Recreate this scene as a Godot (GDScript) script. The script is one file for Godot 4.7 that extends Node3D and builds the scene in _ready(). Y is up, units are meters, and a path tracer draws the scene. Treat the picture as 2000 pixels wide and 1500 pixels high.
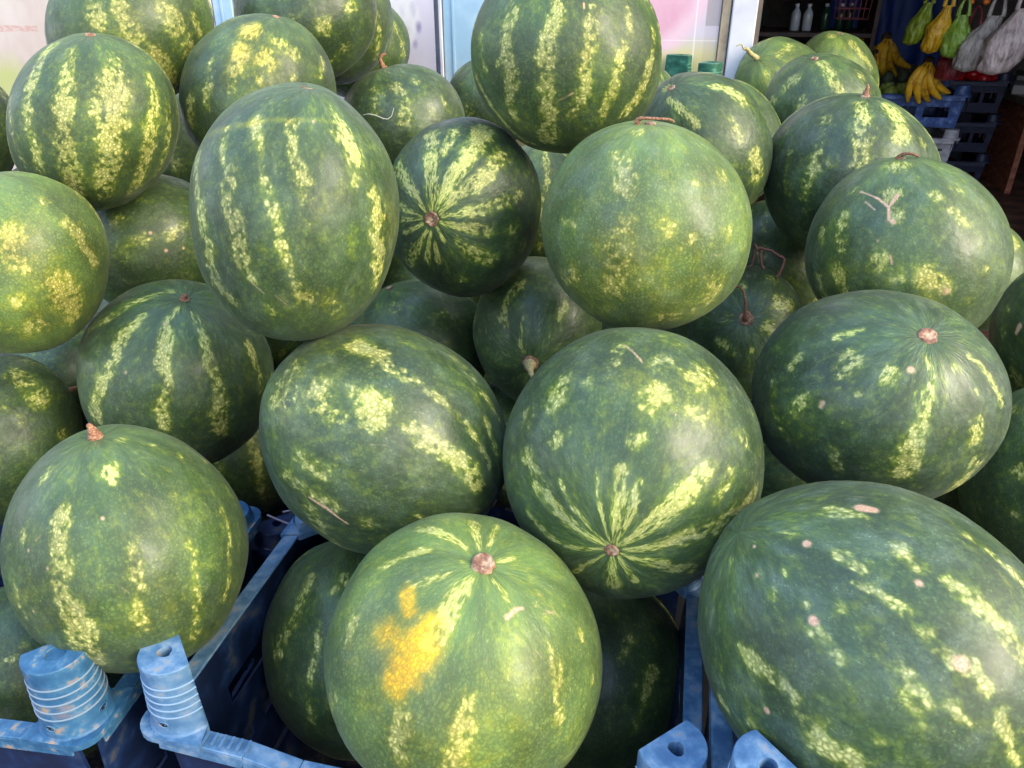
extends Node3D
# A fruit stall: watermelons heaped in and above blue plastic crates, a kiosk wall with prints behind, a dim shop to the right.

const GROUND := 0.17
const WALL_Z := -2.3
var rng := RandomNumberGenerator.new()
var used := {}
var mats := {}

# ---------------------------------------------------------------- melon data: place, turn, shape, rind markings (longitude, latitude, half width in tenths of a degree, strength in tenths)
const MELONS := {
	"F1": {"p": [-0.612,0.635,-0.616], "q": [-0.0830,0.3806,0.0365,0.9203], "a": [0.1308,0.1479,0.1417,-0.0013,0.0006,-0.0037], "px": 124, "v": [-0.00,0.42,0.91], "s": [[-33,44,37,9,-33,36,42,10,-34,29,37,9,-32,21,42,9,-35,12,38,9,-32,5,52,10,-31,-3,60,10,-33,-13,60,10,-34,-26,61,9],[2,60,38,10,2,55,23,9],[1,27,33,5,0,18,40,6,-1,9,27,5,-6,-7,45,5,-4,-14,33,5],[26,17,20,6,26,11,21,5,23,1,18,5,21,-10,25,5,18,-29,31,5],[55,18,23,6,53,9,20,6,46,-1,20,6,37,-18,21,5],[-58,33,26,8],[-63,12,24,5,-61,-2,24,5],[-68,64,22,8,-63,57,20,7],[62,49,20,5],[33,36,32,3],[48,76,31,5],[60,62,17,5],[82,36,20,4]], "y": [[-81,-1,24,7,-56,9,21,7,-38,15,17,5],[1,-6,156,2]], "t": [[-9.8,39.5,10,9],[-52,27.9,9,7],[-39.9,21.6,8,7],[-52.9,2,7,8]]},
	"F2": {"p": [-0.177,0.608,-0.564], "q": [0.0465,0.0467,-0.0929,0.9935], "a": [0.1469,0.1489,0.1494,-0.0014,0.0020,-0.0007], "px": 146, "v": [-0.00,0.81,0.58], "s": [[-23,81,15,7,-24,75,30,9,-24,67,39,10,-21,61,43,10,-23,54,35,10],[5,43,18,6,5,33,34,9,5,23,43,9,3,17,45,9],[-20,28,31,7,-16,12,41,9],[-52,10,30,6,-55,-6,23,6,-49,-14,17,6],[53,55,16,5,54,43,28,6,49,35,17,6,49,26,26,7],[81,42,20,9],[74,24,20,8],[-64,35,27,9,-59,29,19,7],[-96,68,15,10,-87,49,20,9],[-123,55,27,8,-123,70,22,8,-126,80,12,8],[-56,76,11,7,-58,69,13,8,-63,61,14,7],[-162,65,23,7,-161,74,14,8,-162,82,10,8],[175,63,17,6,175,79,10,7],[119,77,18,7,123,83,10,7],[43,73,11,6,38,82,9,6],[60,-9,30,6],[-78,82,9,6],[-50,58,18,3],[91,70,15,5]], "y": [[-35,39,176,5],[26,38,171,3],[-77,43,109,3],[1,27,175,4]], "o": [[-29,59,25,9,-26,51,41,10,-29,43,42,10,-28,35,28,9],[-58,59,18,8,-45,57,17,8],[-46,45,36,6],[-20,40,19,7]], "t": [[32.6,67,11,9,45.2,68.6,9,9,52.8,67.6,7,8],[78.9,65.9,5,6],[69.2,62,2,6,73.2,57.6,2,6],[65.1,61.3,2,6,75.9,57.5,2,6],[70.1,65.5,2,5,62.4,64.6,2,5]]},
	"F3": {"p": [0.225,0.667,-0.611], "q": [-0.1700,0.1740,0.4304,0.8692], "a": [0.1563,0.1696,0.1656,-0.0002,0.0001,-0.0032], "px": 185, "v": [0.00,0.49,0.87], "s": [[25,49,23,8,22,42,18,8],[16,42,10,8,17,35,13,9,17,29,18,9,16,23,23,10,13,18,20,9,13,13,22,9,14,7,27,9,12,2,21,9],[39,35,25,8,34,29,21,7],[34,21,20,9,32,15,29,9,31,10,33,9,29,4,40,9,28,-2,35,9],[59,19,22,7,57,13,17,7,54,6,17,7,52,0,18,7],[54,55,31,6,51,47,22,6],[30,67,28,6],[-46,47,21,9,-41,42,30,9,-36,37,23,9,-33,30,19,9],[-36,19,35,10,-34,14,35,10,-31,10,33,10],[-35,25,20,6],[-29,22,17,6],[-10,41,23,6,-11,34,24,5,-10,31,19,5],[1,26,22,5,0,18,32,7,-3,13,33,7],[3,41,19,5],[3,33,17,5],[1,59,16,4],[-14,57,19,5],[-17,65,17,5],[-45,77,14,5],[-5,48,15,5],[9,-5,22,9,5,-13,24,9,3,-19,23,9],[-74,33,16,7,-71,29,16,7],[-59,26,18,6,-55,23,18,6],[-84,12,21,6],[2,7,17,4,1,0,14,4],[-19,10,21,5]], "t": [[23.9,59.2,16,10],[-7.6,43.4,18,10],[13.4,10.2,25,9],[28.3,27.6,14,8],[-46.8,29.4,12,10],[57.6,47,24,9,56.5,43.3,19,9],[-0.3,75,8,9],[-16.7,65.4,9,6]]},
	"C4": {"p": [-0.349,0.706,-0.810], "q": [-0.2379,0.2422,0.4968,0.7987], "a": [0.1463,0.1674,0.1575,-0.0013,-0.0003,0.0022], "px": 121, "v": [0.00,-0.21,0.98], "s": [[35,22,52,9,33,11,47,10,30,2,28,8,31,-9,27,7,31,-16,22,6,32,-27,25,6,32,-36,20,7,30,-47,18,7,26,-57,16,7],[10,-1,65,10,3,-4,49,9],[11,-16,32,8,10,-25,47,10,11,-35,41,9,12,-46,47,9,6,-57,36,9],[67,-10,32,6,62,-26,28,5,65,-43,28,7],[47,-41,23,7,40,-55,17,7],[-15,43,61,6,-7,32,55,6],[5,23,50,7,-4,20,43,7,-3,9,41,7],[3,46,83,5],[-28,14,43,6,-27,2,41,6],[-44,19,42,5,-43,10,39,6,-41,-5,36,6],[-52,5,44,6,-76,-9,40,6,-84,-16,40,6],[-31,-38,32,5],[-43,-20,36,5],[12,10,36,4],[-56,-31,51,5]], "y": [[12,33,218,3],[-6,30,178,3]], "t": [[-44.7,5.2,6,9,-44.1,-3.3,9,9,-47.7,-13,6,8]]},
	"C5": {"p": [-0.029,0.726,-0.803], "q": [-0.6789,0.0229,-0.0457,0.7324], "a": [0.1569,0.1618,0.1627,-0.0002,-0.0002,0.0017], "px": 134, "v": [0.00,-0.79,0.61], "s": [[-15,-14,32,7],[-38,-22,52,8,-42,-26,46,8],[-58,-25,37,6],[-24,-23,35,4],[1,-31,39,6,6,-26,48,9],[1,-45,31,9],[-45,-42,30,9],[6,-10,46,6],[7,9,58,4],[-14,-5,41,5],[23,-5,52,8,19,-16,37,7],[51,-18,35,7],[27,-27,42,6],[20,-28,24,5],[43,5,26,5],[-55,-87,8,9,-72,-70,23,9,-70,-55,34,9,-66,-39,34,8],[-28,-87,5,8,-55,-69,12,7,-52,-56,12,5],[-15,-86,5,8,-24,-73,9,8,-22,-58,11,7],[-1,-86,7,8,-1,-72,21,9,-4,-57,22,8],[11,-85,7,8,12,-69,20,8,10,-59,13,7],[32,-86,10,9,41,-66,35,10,41,-53,45,10,42,-40,34,9],[69,-85,10,9,70,-69,23,9,73,-52,36,9,77,-33,45,9,76,-20,33,8],[103,-86,8,9,100,-70,25,8,106,-55,30,8],[127,-86,8,9,141,-72,19,8],[168,-87,8,9,170,-69,31,8],[-140,-86,5,8,-143,-73,12,7,-147,-66,14,6],[-99,-87,8,8,-109,-74,11,8,-103,-62,15,8,-95,-50,16,7],[54,-35,27,7,58,-45,21,6]], "y": [[-2,-26,118,4],[24,-20,129,4]], "t": [[-11.5,-2.5,6,6,-4.5,-11.1,5,7,5.1,-24.2,2,6,15.7,-32,2,7],[-0.7,-19.8,2,5,13,-31.6,2,6],[3,-5.8,3,4,14.3,-20.7,2,5],[-20.7,-70.1,5,5]]},
	"R6": {"p": [0.268,0.767,-0.953], "q": [0.2215,-0.2591,-0.1380,0.9299], "a": [0.1488,0.1428,0.1422,0.0026,-0.0031,0.0020], "px": 119, "v": [-0.00,0.76,0.65], "s": [[-62,64,11,7,-55,53,25,9],[-31,54,49,8,-26,48,36,7],[-49,33,26,7,-45,28,23,7],[-25,27,32,8,-23,19,31,6],[-3,63,35,6,-1,58,22,6],[32,77,19,6,36,65,18,6,31,58,38,6,34,50,36,5,33,35,40,9,33,28,53,9,34,21,50,8],[107,70,20,8,105,60,21,8,101,50,19,8,99,42,21,7],[71,44,38,7,69,37,36,8],[73,22,49,7,68,8,49,7,69,-7,37,7],[2,17,28,6,10,8,27,5],[-8,47,20,5],[-23,5,29,5,-44,15,26,5],[81,58,15,6],[71,71,26,5],[8,31,23,4],[-30,39,21,3]], "t": [[11.2,68.9,18,10],[-17.1,32.9,15,7,-16,31,13,7]]},
	"R7": {"p": [0.331,0.881,-1.199], "q": [-0.0317,-0.1031,0.1061,0.9885], "a": [0.1363,0.1435,0.1402,-0.0048,0.0013,-0.0009], "px": 101, "v": [-0.00,0.25,0.97], "s": [[25,45,37,8],[45,47,42,7],[19,22,33,7],[32,35,27,6,35,28,36,8],[-40,36,31,6,-38,27,43,8,-37,19,36,8],[-6,74,62,7],[-46,52,35,6],[-59,25,29,6,-54,17,28,6],[-13,12,47,9],[-8,50,53,7],[-4,37,49,6],[-37,4,47,8,-36,-4,42,8],[-14,11,47,8],[12,2,60,10],[20,-3,43,10],[-4,1,41,7],[-55,-3,39,7,-54,-13,37,7],[46,1,26,6],[35,-13,36,4]], "y": [[12,-3,109,6],[-37,0,103,4],[-12,4,89,4]], "t": [[-36.6,51.4,7,8,-17.7,47.2,7,9,-9,41.6,9,9,-8.4,34.1,9,8],[-9,41.6,9,9,-3.2,48.8,13,9],[-27.2,44.8,7,6,-18.5,40.2,6,6],[-8.4,34.1,9,8,-5.3,32.6,15,6],[-7.2,14.8,6,8,-6.5,10.7,9,8],[-13.8,22.9,9,5],[20.3,-6.3,25,5]]},
	"R8": {"p": [0.292,0.921,-1.506], "q": [0.0202,-0.1005,-0.0200,0.9945], "a": [0.1516,0.1479,0.1496,-0.0074,0.0019,0.0005], "px": 88, "v": [0.00,0.25,0.97], "s": [[-4,71,44,8,4,58,49,8,2,48,45,8,5,30,52,8,5,22,51,8],[55,69,67,8,49,56,54,8,41,45,51,8,33,43,40,8],[-33,51,33,5,-25,34,25,4,-23,16,42,9,-25,9,39,8,-26,-2,33,7],[-45,21,32,5,-37,-4,32,5],[63,40,37,5],[-13,22,31,5]], "t": [[-2.4,67.1,9,6]]},
	"R9": {"p": [0.287,0.962,-1.909], "q": [0.1276,-0.0397,0.1244,0.9832], "a": [0.1285,0.1421,0.1370,-0.0061,0.0028,-0.0029], "px": 65, "v": [-0.00,0.41,0.91], "s": [[28,78,44,8,24,59,52,8,26,48,45,7,27,42,44,7],[-42,60,50,7,-51,52,56,6],[-18,42,43,7,-21,33,47,7],[72,46,49,9],[-62,36,43,6]]},
	"R10": {"p": [0.226,0.974,-2.251], "q": [0.2368,0.0955,0.3473,0.9023], "a": [0.1211,0.1357,0.1336,0.0031,-0.0025,-0.0045], "px": 52, "v": [0.00,0.62,0.78], "s": [[80,52,68,6],[60,63,53,5],[3,65,47,6],[-78,49,39,6]], "y": [[12,53,263,9]]},
	"R11": {"p": [0.398,0.980,-2.531], "q": [0.1049,-0.0772,0.0096,0.9914], "a": [0.1206,0.1294,0.1255,-0.0097,0.0032,-0.0014], "px": 46, "v": [0.00,0.31,0.95], "s": [[-48,75,66,6],[43,65,52,8,49,49,49,8,59,31,44,7]], "y": [[4,46,272,4]]},
	"R12": {"p": [0.025,0.971,-1.462], "q": [0.1602,0.0878,0.2575,0.9489], "a": [0.1204,0.1347,0.1306,0.0001,-0.0000,-0.0036], "px": 74, "v": [-0.00,0.50,0.86], "s": [[-22,76,29,9,-2,64,31,9,7,47,28,9],[63,57,26,8,68,43,44,8,64,34,55,8],[38,32,35,5,34,20,44,6],[37,1,59,9,34,-14,66,9],[27,-40,53,5],[-137,85,38,8]]},
	"R13": {"p": [0.086,0.930,-1.776], "q": [0.0213,-0.0547,0.9806,-0.1873], "a": [0.1105,0.1327,0.1228,-0.0021,-0.0006,0.0034], "px": 59, "v": [0.00,-0.29,0.96], "s": [[-42,-18,30,5,-44,0,31,5]]},
	"C14": {"p": [-0.045,0.945,-1.041], "q": [0.0158,0.0244,0.0094,0.9995], "a": [0.1399,0.1401,0.1400,-0.0023,0.0008,-0.0000], "px": 105, "v": [-0.00,0.31,0.95], "s": [[-24,53,46,5,-13,40,56,9,-12,34,43,8],[-52,14,19,6,-38,14,16,6],[-11,21,56,5,-14,6,52,5,-14,-16,61,9],[12,18,39,7],[-51,-18,46,6,-37,-11,50,7],[-3,-9,48,4],[-10,2,64,5],[10,20,28,7],[31,39,19,6],[57,40,36,5],[47,12,42,6],[24,13,27,6],[42,-12,53,6,39,-30,62,6],[19,-36,66,6],[-21,73,37,5],[9,-12,62,3],[-32,-34,72,4]], "y": [[-7,1,230,6],[12,-15,190,5],[-31,-18,180,5]]},
	"C15": {"p": [-0.192,1.141,-1.235], "q": [0.1372,0.0806,0.0078,0.9872], "a": [0.1427,0.1395,0.1408,-0.0019,0.0007,0.0005], "px": 99, "v": [0.00,0.35,0.94], "s": [[-41,42,46,8,-40,28,31,8,-35,17,43,9,-31,6,43,9,-34,-4,32,9,-32,-17,27,6],[-42,13,18,6],[-6,48,35,8,-6,40,49,9,-11,32,42,9,-11,20,48,9,-10,13,36,8,-11,3,49,9,-10,-12,47,8,-13,-31,54,6],[22,45,29,7,17,35,40,9,16,27,33,8,10,11,48,9,10,4,40,8,3,-13,33,6],[50,39,22,6,45,28,25,6,33,19,33,7,30,8,29,7,25,-5,40,8,21,-15,32,7],[66,22,24,7,51,2,32,8,46,-10,33,8,37,-18,32,7],[-65,-1,25,8,-51,-19,25,8,-43,-34,30,7,-29,-41,35,6],[-62,23,22,5,-52,7,20,5]], "y": [[-56,-46,197,3],[13,18,120,2]], "t": [[29.1,-12.4,4,4],[15.7,48.2,7,8,15.2,45.3,6,7],[-5.7,-3.7,3,5,4.2,1.5,6,6]]},
	"C16": {"p": [-0.345,0.913,-1.193], "q": [-0.5895,0.3511,-0.4785,0.5480], "a": [0.1414,0.1330,0.1283,-0.0020,-0.0047,-0.0024], "px": 84, "v": [-0.00,-0.92,0.39], "s": [[-119,-84,8,9,-118,-70,28,9,-123,-55,42,9,-124,-41,64,6],[-84,-86,11,6,-73,-73,44,7,-79,-62,50,8,-88,-34,56,8],[-45,-84,11,8,-45,-78,18,8,-47,-63,43,9,-45,-52,56,10,-47,-34,54,10,-49,-18,66,9],[-69,-49,28,9,-67,-32,37,7],[-15,-83,11,8,-24,-74,28,9,-25,-63,39,9],[-21,-55,50,10,-22,-45,48,10,-25,-30,49,6,-26,-23,57,6],[3,-82,11,8,6,-65,28,10,7,-52,36,8,3,-38,42,7,1,-23,39,6],[28,-83,11,9,27,-69,25,9,27,-50,44,9],[23,-31,49,6],[62,-85,7,9,73,-75,15,8],[52,-68,29,5,54,-56,52,7,51,-41,52,6],[132,-82,11,9,143,-63,36,8,145,-43,46,6],[114,-82,11,9,120,-63,25,8],[100,-76,11,8,101,-64,24,8],[-155,-83,8,8,-151,-62,28,6],[-169,-83,8,7,-167,-65,18,6],[173,-82,12,8,173,-64,18,8],[36,-17,50,4],[85,-45,44,4]], "t": [[153.7,-66,9,6]]},
	"L17": {"p": [-0.462,0.987,-0.858], "q": [-0.0068,0.2145,-0.1035,0.9712], "a": [0.1255,0.1529,0.1405,-0.0009,0.0003,-0.0043], "px": 118, "v": [-0.00,0.30,0.95], "s": [[-78,23,42,7,-55,5,41,7,-50,-9,46,7,-47,-23,41,6,-36,-29,35,6],[-61,42,27,4,-48,29,29,5,-39,24,44,8,-39,15,38,7,-30,9,44,8,-27,-4,51,8,-20,-12,34,6],[-39,51,35,7,-27,40,20,5,-24,35,14,4,-20,30,24,6,-15,22,28,6,-11,16,25,6,-7,6,25,6,-3,-1,28,5,1,-9,29,6,7,-16,45,9],[-12,56,32,6,-5,40,26,6,1,32,46,8,3,26,33,6,6,16,30,3],[36,66,32,4,34,54,56,8,38,45,61,10],[34,33,46,4],[46,26,41,8,49,18,49,9,44,11,41,7,49,1,46,9,49,-3,50,9,53,-15,37,7],[20,-17,41,5,26,-27,34,4],[-13,-27,25,4,-8,-32,26,4]], "y": [[62,13,91,7,68,-1,66,6,67,-11,66,5],[-90,27,21,7,-71,37,21,7,-46,48,16,7,-16,57,15,6,23,60,12,4],[9,-23,119,3],[-28,38,83,2]], "t": [[-20.9,-14.6,3,7,-14.2,-18.8,3,7],[-8,-18.9,3,5,-1.9,-22.8,3,5],[7.8,59.5,9,7]]},
	"L18": {"p": [-0.952,1.034,-1.137], "q": [0.0264,0.3332,-0.0558,0.9408], "a": [0.1281,0.1381,0.1333,0.0108,-0.0025,-0.0012], "px": 89, "v": [-0.00,0.23,0.97], "s": [[-76,65,50,7,-53,40,42,7,-48,26,42,7,-46,17,41,7,-42,1,36,7,-40,-16,38,6],[-26,63,36,4,-21,42,45,7,-21,25,70,10,-22,13,56,9,-20,-3,56,9,-18,-22,61,9,-18,-35,51,7],[26,55,49,5,16,38,89,8,10,22,107,10,13,16,94,9,7,4,67,9,9,-8,91,9,4,-23,68,8,4,-41,55,6],[51,38,35,6,43,18,43,8,37,2,51,8,35,-7,52,8,31,-26,48,7,31,-43,49,6],[57,15,37,5,55,1,39,5,53,-14,41,5,51,-31,39,5],[-73,23,33,5,-63,9,33,5,-59,-7,31,5,-54,-15,30,5]]},
	"L19": {"p": [-1.026,1.158,-1.375], "q": [0.3221,-0.0825,0.9229,-0.1944], "a": [0.1535,0.1284,0.1408,0.0044,0.0004,-0.0011], "px": 84, "v": [0.00,-0.09,1.00], "s": [[15,-30,54,9,16,-17,44,8],[-2,-24,47,9,0,-8,53,9,-1,8,46,9,-5,17,56,9,-6,33,54,9,-9,53,48,7],[-26,-5,59,9,-27,7,76,9],[-31,21,54,8,-30,35,60,8,-29,43,45,8],[-45,8,30,7,-46,22,33,7],[62,-43,29,4]], "y": [[27,3,225,3]]},
	"L20": {"p": [-0.772,1.052,-1.354], "q": [0.0058,0.2283,-0.1542,0.9613], "a": [0.1333,0.1438,0.1389,0.0058,-0.0013,-0.0011], "px": 80, "v": [0.00,0.22,0.98], "s": [[-29,57,76,10],[-25,38,70,10],[-1,38,77,9],[9,54,48,7],[-22,24,50,8,-22,15,42,6],[-3,24,41,7],[25,46,55,6],[22,30,39,6],[-45,25,32,5,-39,10,38,6,-37,-4,34,6],[-53,-4,41,8,-54,-18,51,8],[66,43,30,6,52,32,29,5]], "y": [[-10,38,203,8],[-28,56,103,8]], "o": [[-29,57,43,4],[-25,38,37,4]]},
	"L21": {"p": [-0.782,1.173,-1.601], "q": [0.1244,0.2383,0.0825,0.9597], "a": [0.1437,0.1223,0.1318,0.0017,-0.0004,0.0026], "px": 70, "v": [0.00,0.25,0.97], "s": [[38,10,62,7],[10,5,73,8],[23,-22,56,6],[-9,19,47,4],[26,-19,35,5,8,-30,32,4],[-30,-3,37,4]]},
	"L22": {"p": [-0.834,1.151,-1.856], "q": [0.1916,-0.1054,0.9692,0.1134], "a": [0.1286,0.1370,0.1334,0.0052,0.0016,0.0013], "px": 60, "v": [-0.00,-0.30,0.95], "s": [[-47,-26,29,6,-49,-5,38,7,-53,16,46,6]]},
	"L23": {"p": [-0.879,1.076,-2.098], "q": [0.0827,0.1481,-0.2296,0.9584], "a": [0.1269,0.1336,0.1308,0.0034,-0.0012,-0.0011], "px": 51, "v": [-0.00,0.33,0.94], "s": [[50,56,37,5,65,22,60,5]]},
	"C24": {"p": [-0.620,0.953,-1.681], "q": [-0.0206,0.1895,0.1366,0.9721], "a": [0.1420,0.1283,0.1350,-0.0011,0.0001,0.0005], "px": 63, "v": [0.00,0.07,1.00], "s": [[-17,45,62,4,-15,23,64,4],[5,44,50,5,6,20,62,5,2,6,61,5],[31,42,41,6],[30,9,35,4],[43,17,28,5,46,4,28,5]]},
	"C25": {"p": [-0.543,0.935,-2.141], "q": [0.0564,0.1252,0.0007,0.9905], "a": [0.1170,0.1229,0.1202,0.0008,-0.0002,-0.0008], "px": 46, "v": [0.00,0.25,0.97], "s": [[-25,9,61,5],[-49,40,49,4]]},
	"C26": {"p": [-0.281,0.820,-1.563], "q": [-0.0923,0.0882,0.0061,0.9918], "a": [0.1275,0.1326,0.1300,-0.0007,0.0001,-0.0002], "px": 63, "v": [-0.00,0.08,1.00]},
	"L27": {"p": [-0.937,0.875,-0.899], "q": [0.4126,0.0245,0.8934,-0.1762], "a": [0.1250,0.1237,0.1240,0.0096,0.0009,-0.0000], "px": 93, "v": [-0.00,-0.10,1.00], "s": [[-2,-22,84,8,0,-7,76,7],[-39,-12,40,7,-41,0,45,9,-46,17,47,9],[-37,-30,34,4],[-12,19,85,10,-15,32,86,10,-14,45,64,8],[15,13,53,7],[0,-4,57,6],[15,35,75,5],[31,23,52,5]], "y": [[-3,-16,160,5],[-5,13,164,4],[-19,38,122,3]]},
	"L28": {"p": [-1.067,0.564,-0.885], "q": [-0.3753,0.1950,-0.4473,0.7881], "a": [0.1369,0.1243,0.1299,-0.0110,0.0010,0.0005], "px": 86, "v": [-0.00,0.09,1.00], "s": [[-36,36,83,6,-31,44,60,6],[-10,38,61,8,-11,48,46,8],[-16,16,32,5],[-4,20,42,4],[27,40,50,5],[-66,50,91,5],[-63,69,57,4],[33,21,31,4]]},
	"L29": {"p": [-0.778,0.670,-0.978], "q": [0.0848,0.2529,-0.1539,0.9514], "a": [0.1493,0.1547,0.1541,-0.0001,0.0001,-0.0017], "px": 98, "v": [0.00,0.64,0.77], "s": [[-131,80,22,5,-91,66,25,6,-80,46,26,5,-86,31,30,5],[-57,64,25,8,-52,47,38,8,-48,38,38,8,-47,25,40,8,-47,14,47,8,-48,-1,52,7],[-14,80,18,7,-24,69,20,7,-15,56,40,9,-14,46,39,9,-5,37,24,8,-6,29,27,7,-8,19,41,8,-5,11,33,7],[25,77,17,6,23,68,26,6,23,53,31,8,22,46,31,8,26,36,28,7,26,28,35,7,26,20,59,9,25,9,38,8,28,0,31,7],[65,44,35,8,63,28,29,6,60,17,31,5]], "t": [[-24.4,66.9,10,7],[-34.8,33.7,13,5]]},
	"L30": {"p": [-1.089,0.581,-1.333], "q": [0.3113,0.1091,0.9429,0.0466], "a": [0.1189,0.1312,0.1252,0.0024,0.0005,0.0012], "px": 61, "v": [-0.00,-0.19,0.98], "s": [[27,-68,57,4],[-55,-60,68,4]]},
	"L31": {"p": [-0.970,0.796,-1.234], "q": [0.1171,0.2636,0.7534,0.5909], "a": [0.1291,0.1348,0.1320,-0.0040,-0.0005,0.0004], "px": 74, "v": [-0.00,-0.13,0.99], "s": [[3,13,74,4,6,-1,56,4],[4,-20,44,6,10,-33,38,6],[27,12,53,4]], "t": [[10,-7.8,16,9],[-6.5,-14.4,16,9],[-9.3,-27.4,12,9]]},
	"L32": {"p": [-1.383,0.970,-1.248], "q": [-0.0410,0.3878,-0.1042,0.9149], "a": [0.1171,0.1443,0.1304,0.0109,-0.0018,-0.0023], "px": 77, "v": [0.00,0.16,0.99], "s": [[93,45,63,7],[72,41,51,7],[93,48,38,6]]},
	"C33": {"p": [-0.467,0.613,-1.284], "q": [0.2437,0.0160,0.9508,-0.1905], "a": [0.1382,0.1324,0.1348,-0.0032,-0.0011,-0.0009], "px": 70, "v": [0.00,-0.33,0.94], "s": [[7,-58,59,4],[-35,-32,47,4]]},
	"C34": {"p": [-0.230,0.685,-1.247], "q": [0.1027,0.7014,0.7042,0.0397], "a": [0.1166,0.1262,0.1317,-0.0019,0.0040,-0.0034], "px": 70, "v": [-0.00,0.90,0.43], "s": [[25,30,43,8,41,38,33,7,52,49,42,8,52,56,27,6],[25,56,13,8,42,73,17,9,42,80,13,8],[-24,48,31,7,-24,37,32,7]]},
	"R35": {"p": [0.152,0.627,-1.452], "q": [0.4561,0.0427,0.0966,0.8837], "a": [0.1152,0.1239,0.1320,0.0001,-0.0003,-0.0018], "px": 65, "v": [-0.00,0.98,0.20], "s": [[111,55,65,9,106,43,48,7],[64,69,57,8],[145,41,47,5],[-61,60,34,6,-31,61,42,6],[6,64,23,7],[-178,61,37,6],[-100,73,48,4]]},
	"R36": {"p": [0.349,0.512,-1.818], "q": [-0.0663,0.1637,0.9790,-0.1016], "a": [0.1251,0.1492,0.1367,-0.0004,-0.0000,0.0009], "px": 59, "v": [0.00,-0.07,1.00]},
	"R37": {"p": [0.207,0.698,-1.689], "q": [-0.0329,0.0513,0.9934,-0.0975], "a": [0.1280,0.1343,0.1314,-0.0028,-0.0006,0.0007], "px": 62, "v": [-0.00,-0.22,0.98]},
	"R38": {"p": [0.718,0.658,-1.479], "q": [-0.1736,-0.1732,0.1741,0.9537], "a": [0.1216,0.1498,0.1351,0.0020,-0.0002,-0.0012], "px": 82, "v": [-0.00,0.08,1.00], "s": [[-51,29,40,5],[-46,-19,67,8],[-51,14,39,4]], "t": [[-36.9,13.1,17,10,-33.6,17.4,25,10]]},
	"R39": {"p": [0.619,0.538,-1.174], "q": [-0.1543,-0.1626,0.1529,0.9625], "a": [0.1272,0.1534,0.1410,0.0064,-0.0017,-0.0036], "px": 98, "v": [-0.00,0.26,0.97], "s": [[-35,59,47,5],[-18,20,44,8],[-23,-3,39,6]]},
	"R40": {"p": [0.655,0.663,-1.807], "q": [-0.0940,-0.1397,0.1238,0.9779], "a": [0.1046,0.1262,0.1153,-0.0028,0.0004,-0.0017], "px": 56, "v": [0.00,0.15,0.99], "s": [[57,36,92,6]]},
	"F41": {"p": [-0.398,0.390,-0.742], "q": [0.1999,0.2253,0.9536,0.0047], "a": [0.1282,0.1514,0.1416,-0.0037,-0.0014,0.0042], "px": 101, "v": [-0.00,-0.35,0.94], "s": [[45,-51,33,8,44,-40,35,7,43,-28,35,6,49,-17,41,7,53,-8,37,5],[25,-28,22,7,23,-18,21,8,27,-2,20,7],[27,10,28,7,27,18,26,6],[9,-54,36,8,18,-46,19,6],[43,-1,30,4]]},
	"F42": {"p": [-0.054,0.334,-0.821], "q": [-0.2700,0.0538,0.0437,0.9604], "a": [0.1326,0.1471,0.1406,0.0024,-0.0007,-0.0021], "px": 98, "v": [0.00,0.28,0.96], "s": [[25,31,35,6,16,21,28,4],[42,27,25,6],[36,13,38,8,30,5,30,6,26,-5,27,5,23,-14,24,4]]},
	"F44": {"p": [-0.850,0.350,-0.620], "q": [0.3523,0.2808,0.8912,0.0531], "a": [0.1296,0.1304,0.1300,-0.0120,-0.0030,0.0001], "px": 100, "v": [-0.00,-0.24,0.97], "s": [[-23,-9,49,7,-37,-13,34,6],[13,-22,42,5],[-35,-3,33,6],[7,-31,36,4]]},
}
# watermelons deep in the heap, seen only as slivers in the gaps: x, y, z, radius
const DEEP := [
	[-0.821, 0.379, -1.206, 0.133],
	[-1.142, 0.541, -1.109, 0.120],
	[0.307, 0.416, -1.249, 0.134],
	[-1.193, 0.866, -1.695, 0.135],
	[-0.997, 0.407, -1.718, 0.117],
	[-0.557, 0.620, -1.604, 0.131],
	[-0.281, 0.431, -1.254, 0.125],
	[0.566, 0.385, -1.414, 0.134],
	[-0.070, 0.491, -1.648, 0.133],
	[-0.142, 0.981, -1.799, 0.119],
	[0.263, 0.363, -1.578, 0.120],
	[-1.462, 0.641, -1.126, 0.127],
	[-0.317, 0.361, -1.579, 0.125],
	[-0.944, 0.664, -1.777, 0.130],
	[-1.104, 0.571, -1.576, 0.127],
	[0.576, 0.387, -1.661, 0.119],
	[-1.313, 0.639, -1.747, 0.132],
	[-1.318, 0.777, -1.390, 0.125],
	[-0.579, 0.380, -1.506, 0.121],
	[-1.378, 0.425, -1.525, 0.117],
	[-1.345, 0.349, -1.004, 0.122],
	[-1.421, 0.408, -1.754, 0.117],
	[0.339, 0.344, -1.004, 0.119],
	[-1.473, 0.372, -1.267, 0.133],
	[-0.712, 0.783, -1.430, 0.132],
	[-1.111, 0.317, -1.490, 0.122],
	[-0.103, 0.733, -1.720, 0.115],
	[-0.764, 0.383, -1.850, 0.124],
	[-0.298, 0.589, -1.686, 0.126],
	[0.403, 0.694, -1.399, 0.121],
	[0.749, 0.308, -1.166, 0.127],
	[-0.975, 0.925, -1.815, 0.133],
	[-1.227, 0.337, -1.258, 0.122],
	[-0.704, 0.656, -1.825, 0.122],
	[-0.857, 0.294, -1.497, 0.119],
	[-0.542, 0.303, -1.762, 0.117],
]

func _ready() -> void:
	rng.seed = 7
	set_view()
	build_setting()
	build_crates()
	build_melons()
	build_shop()
	build_details()

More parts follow.
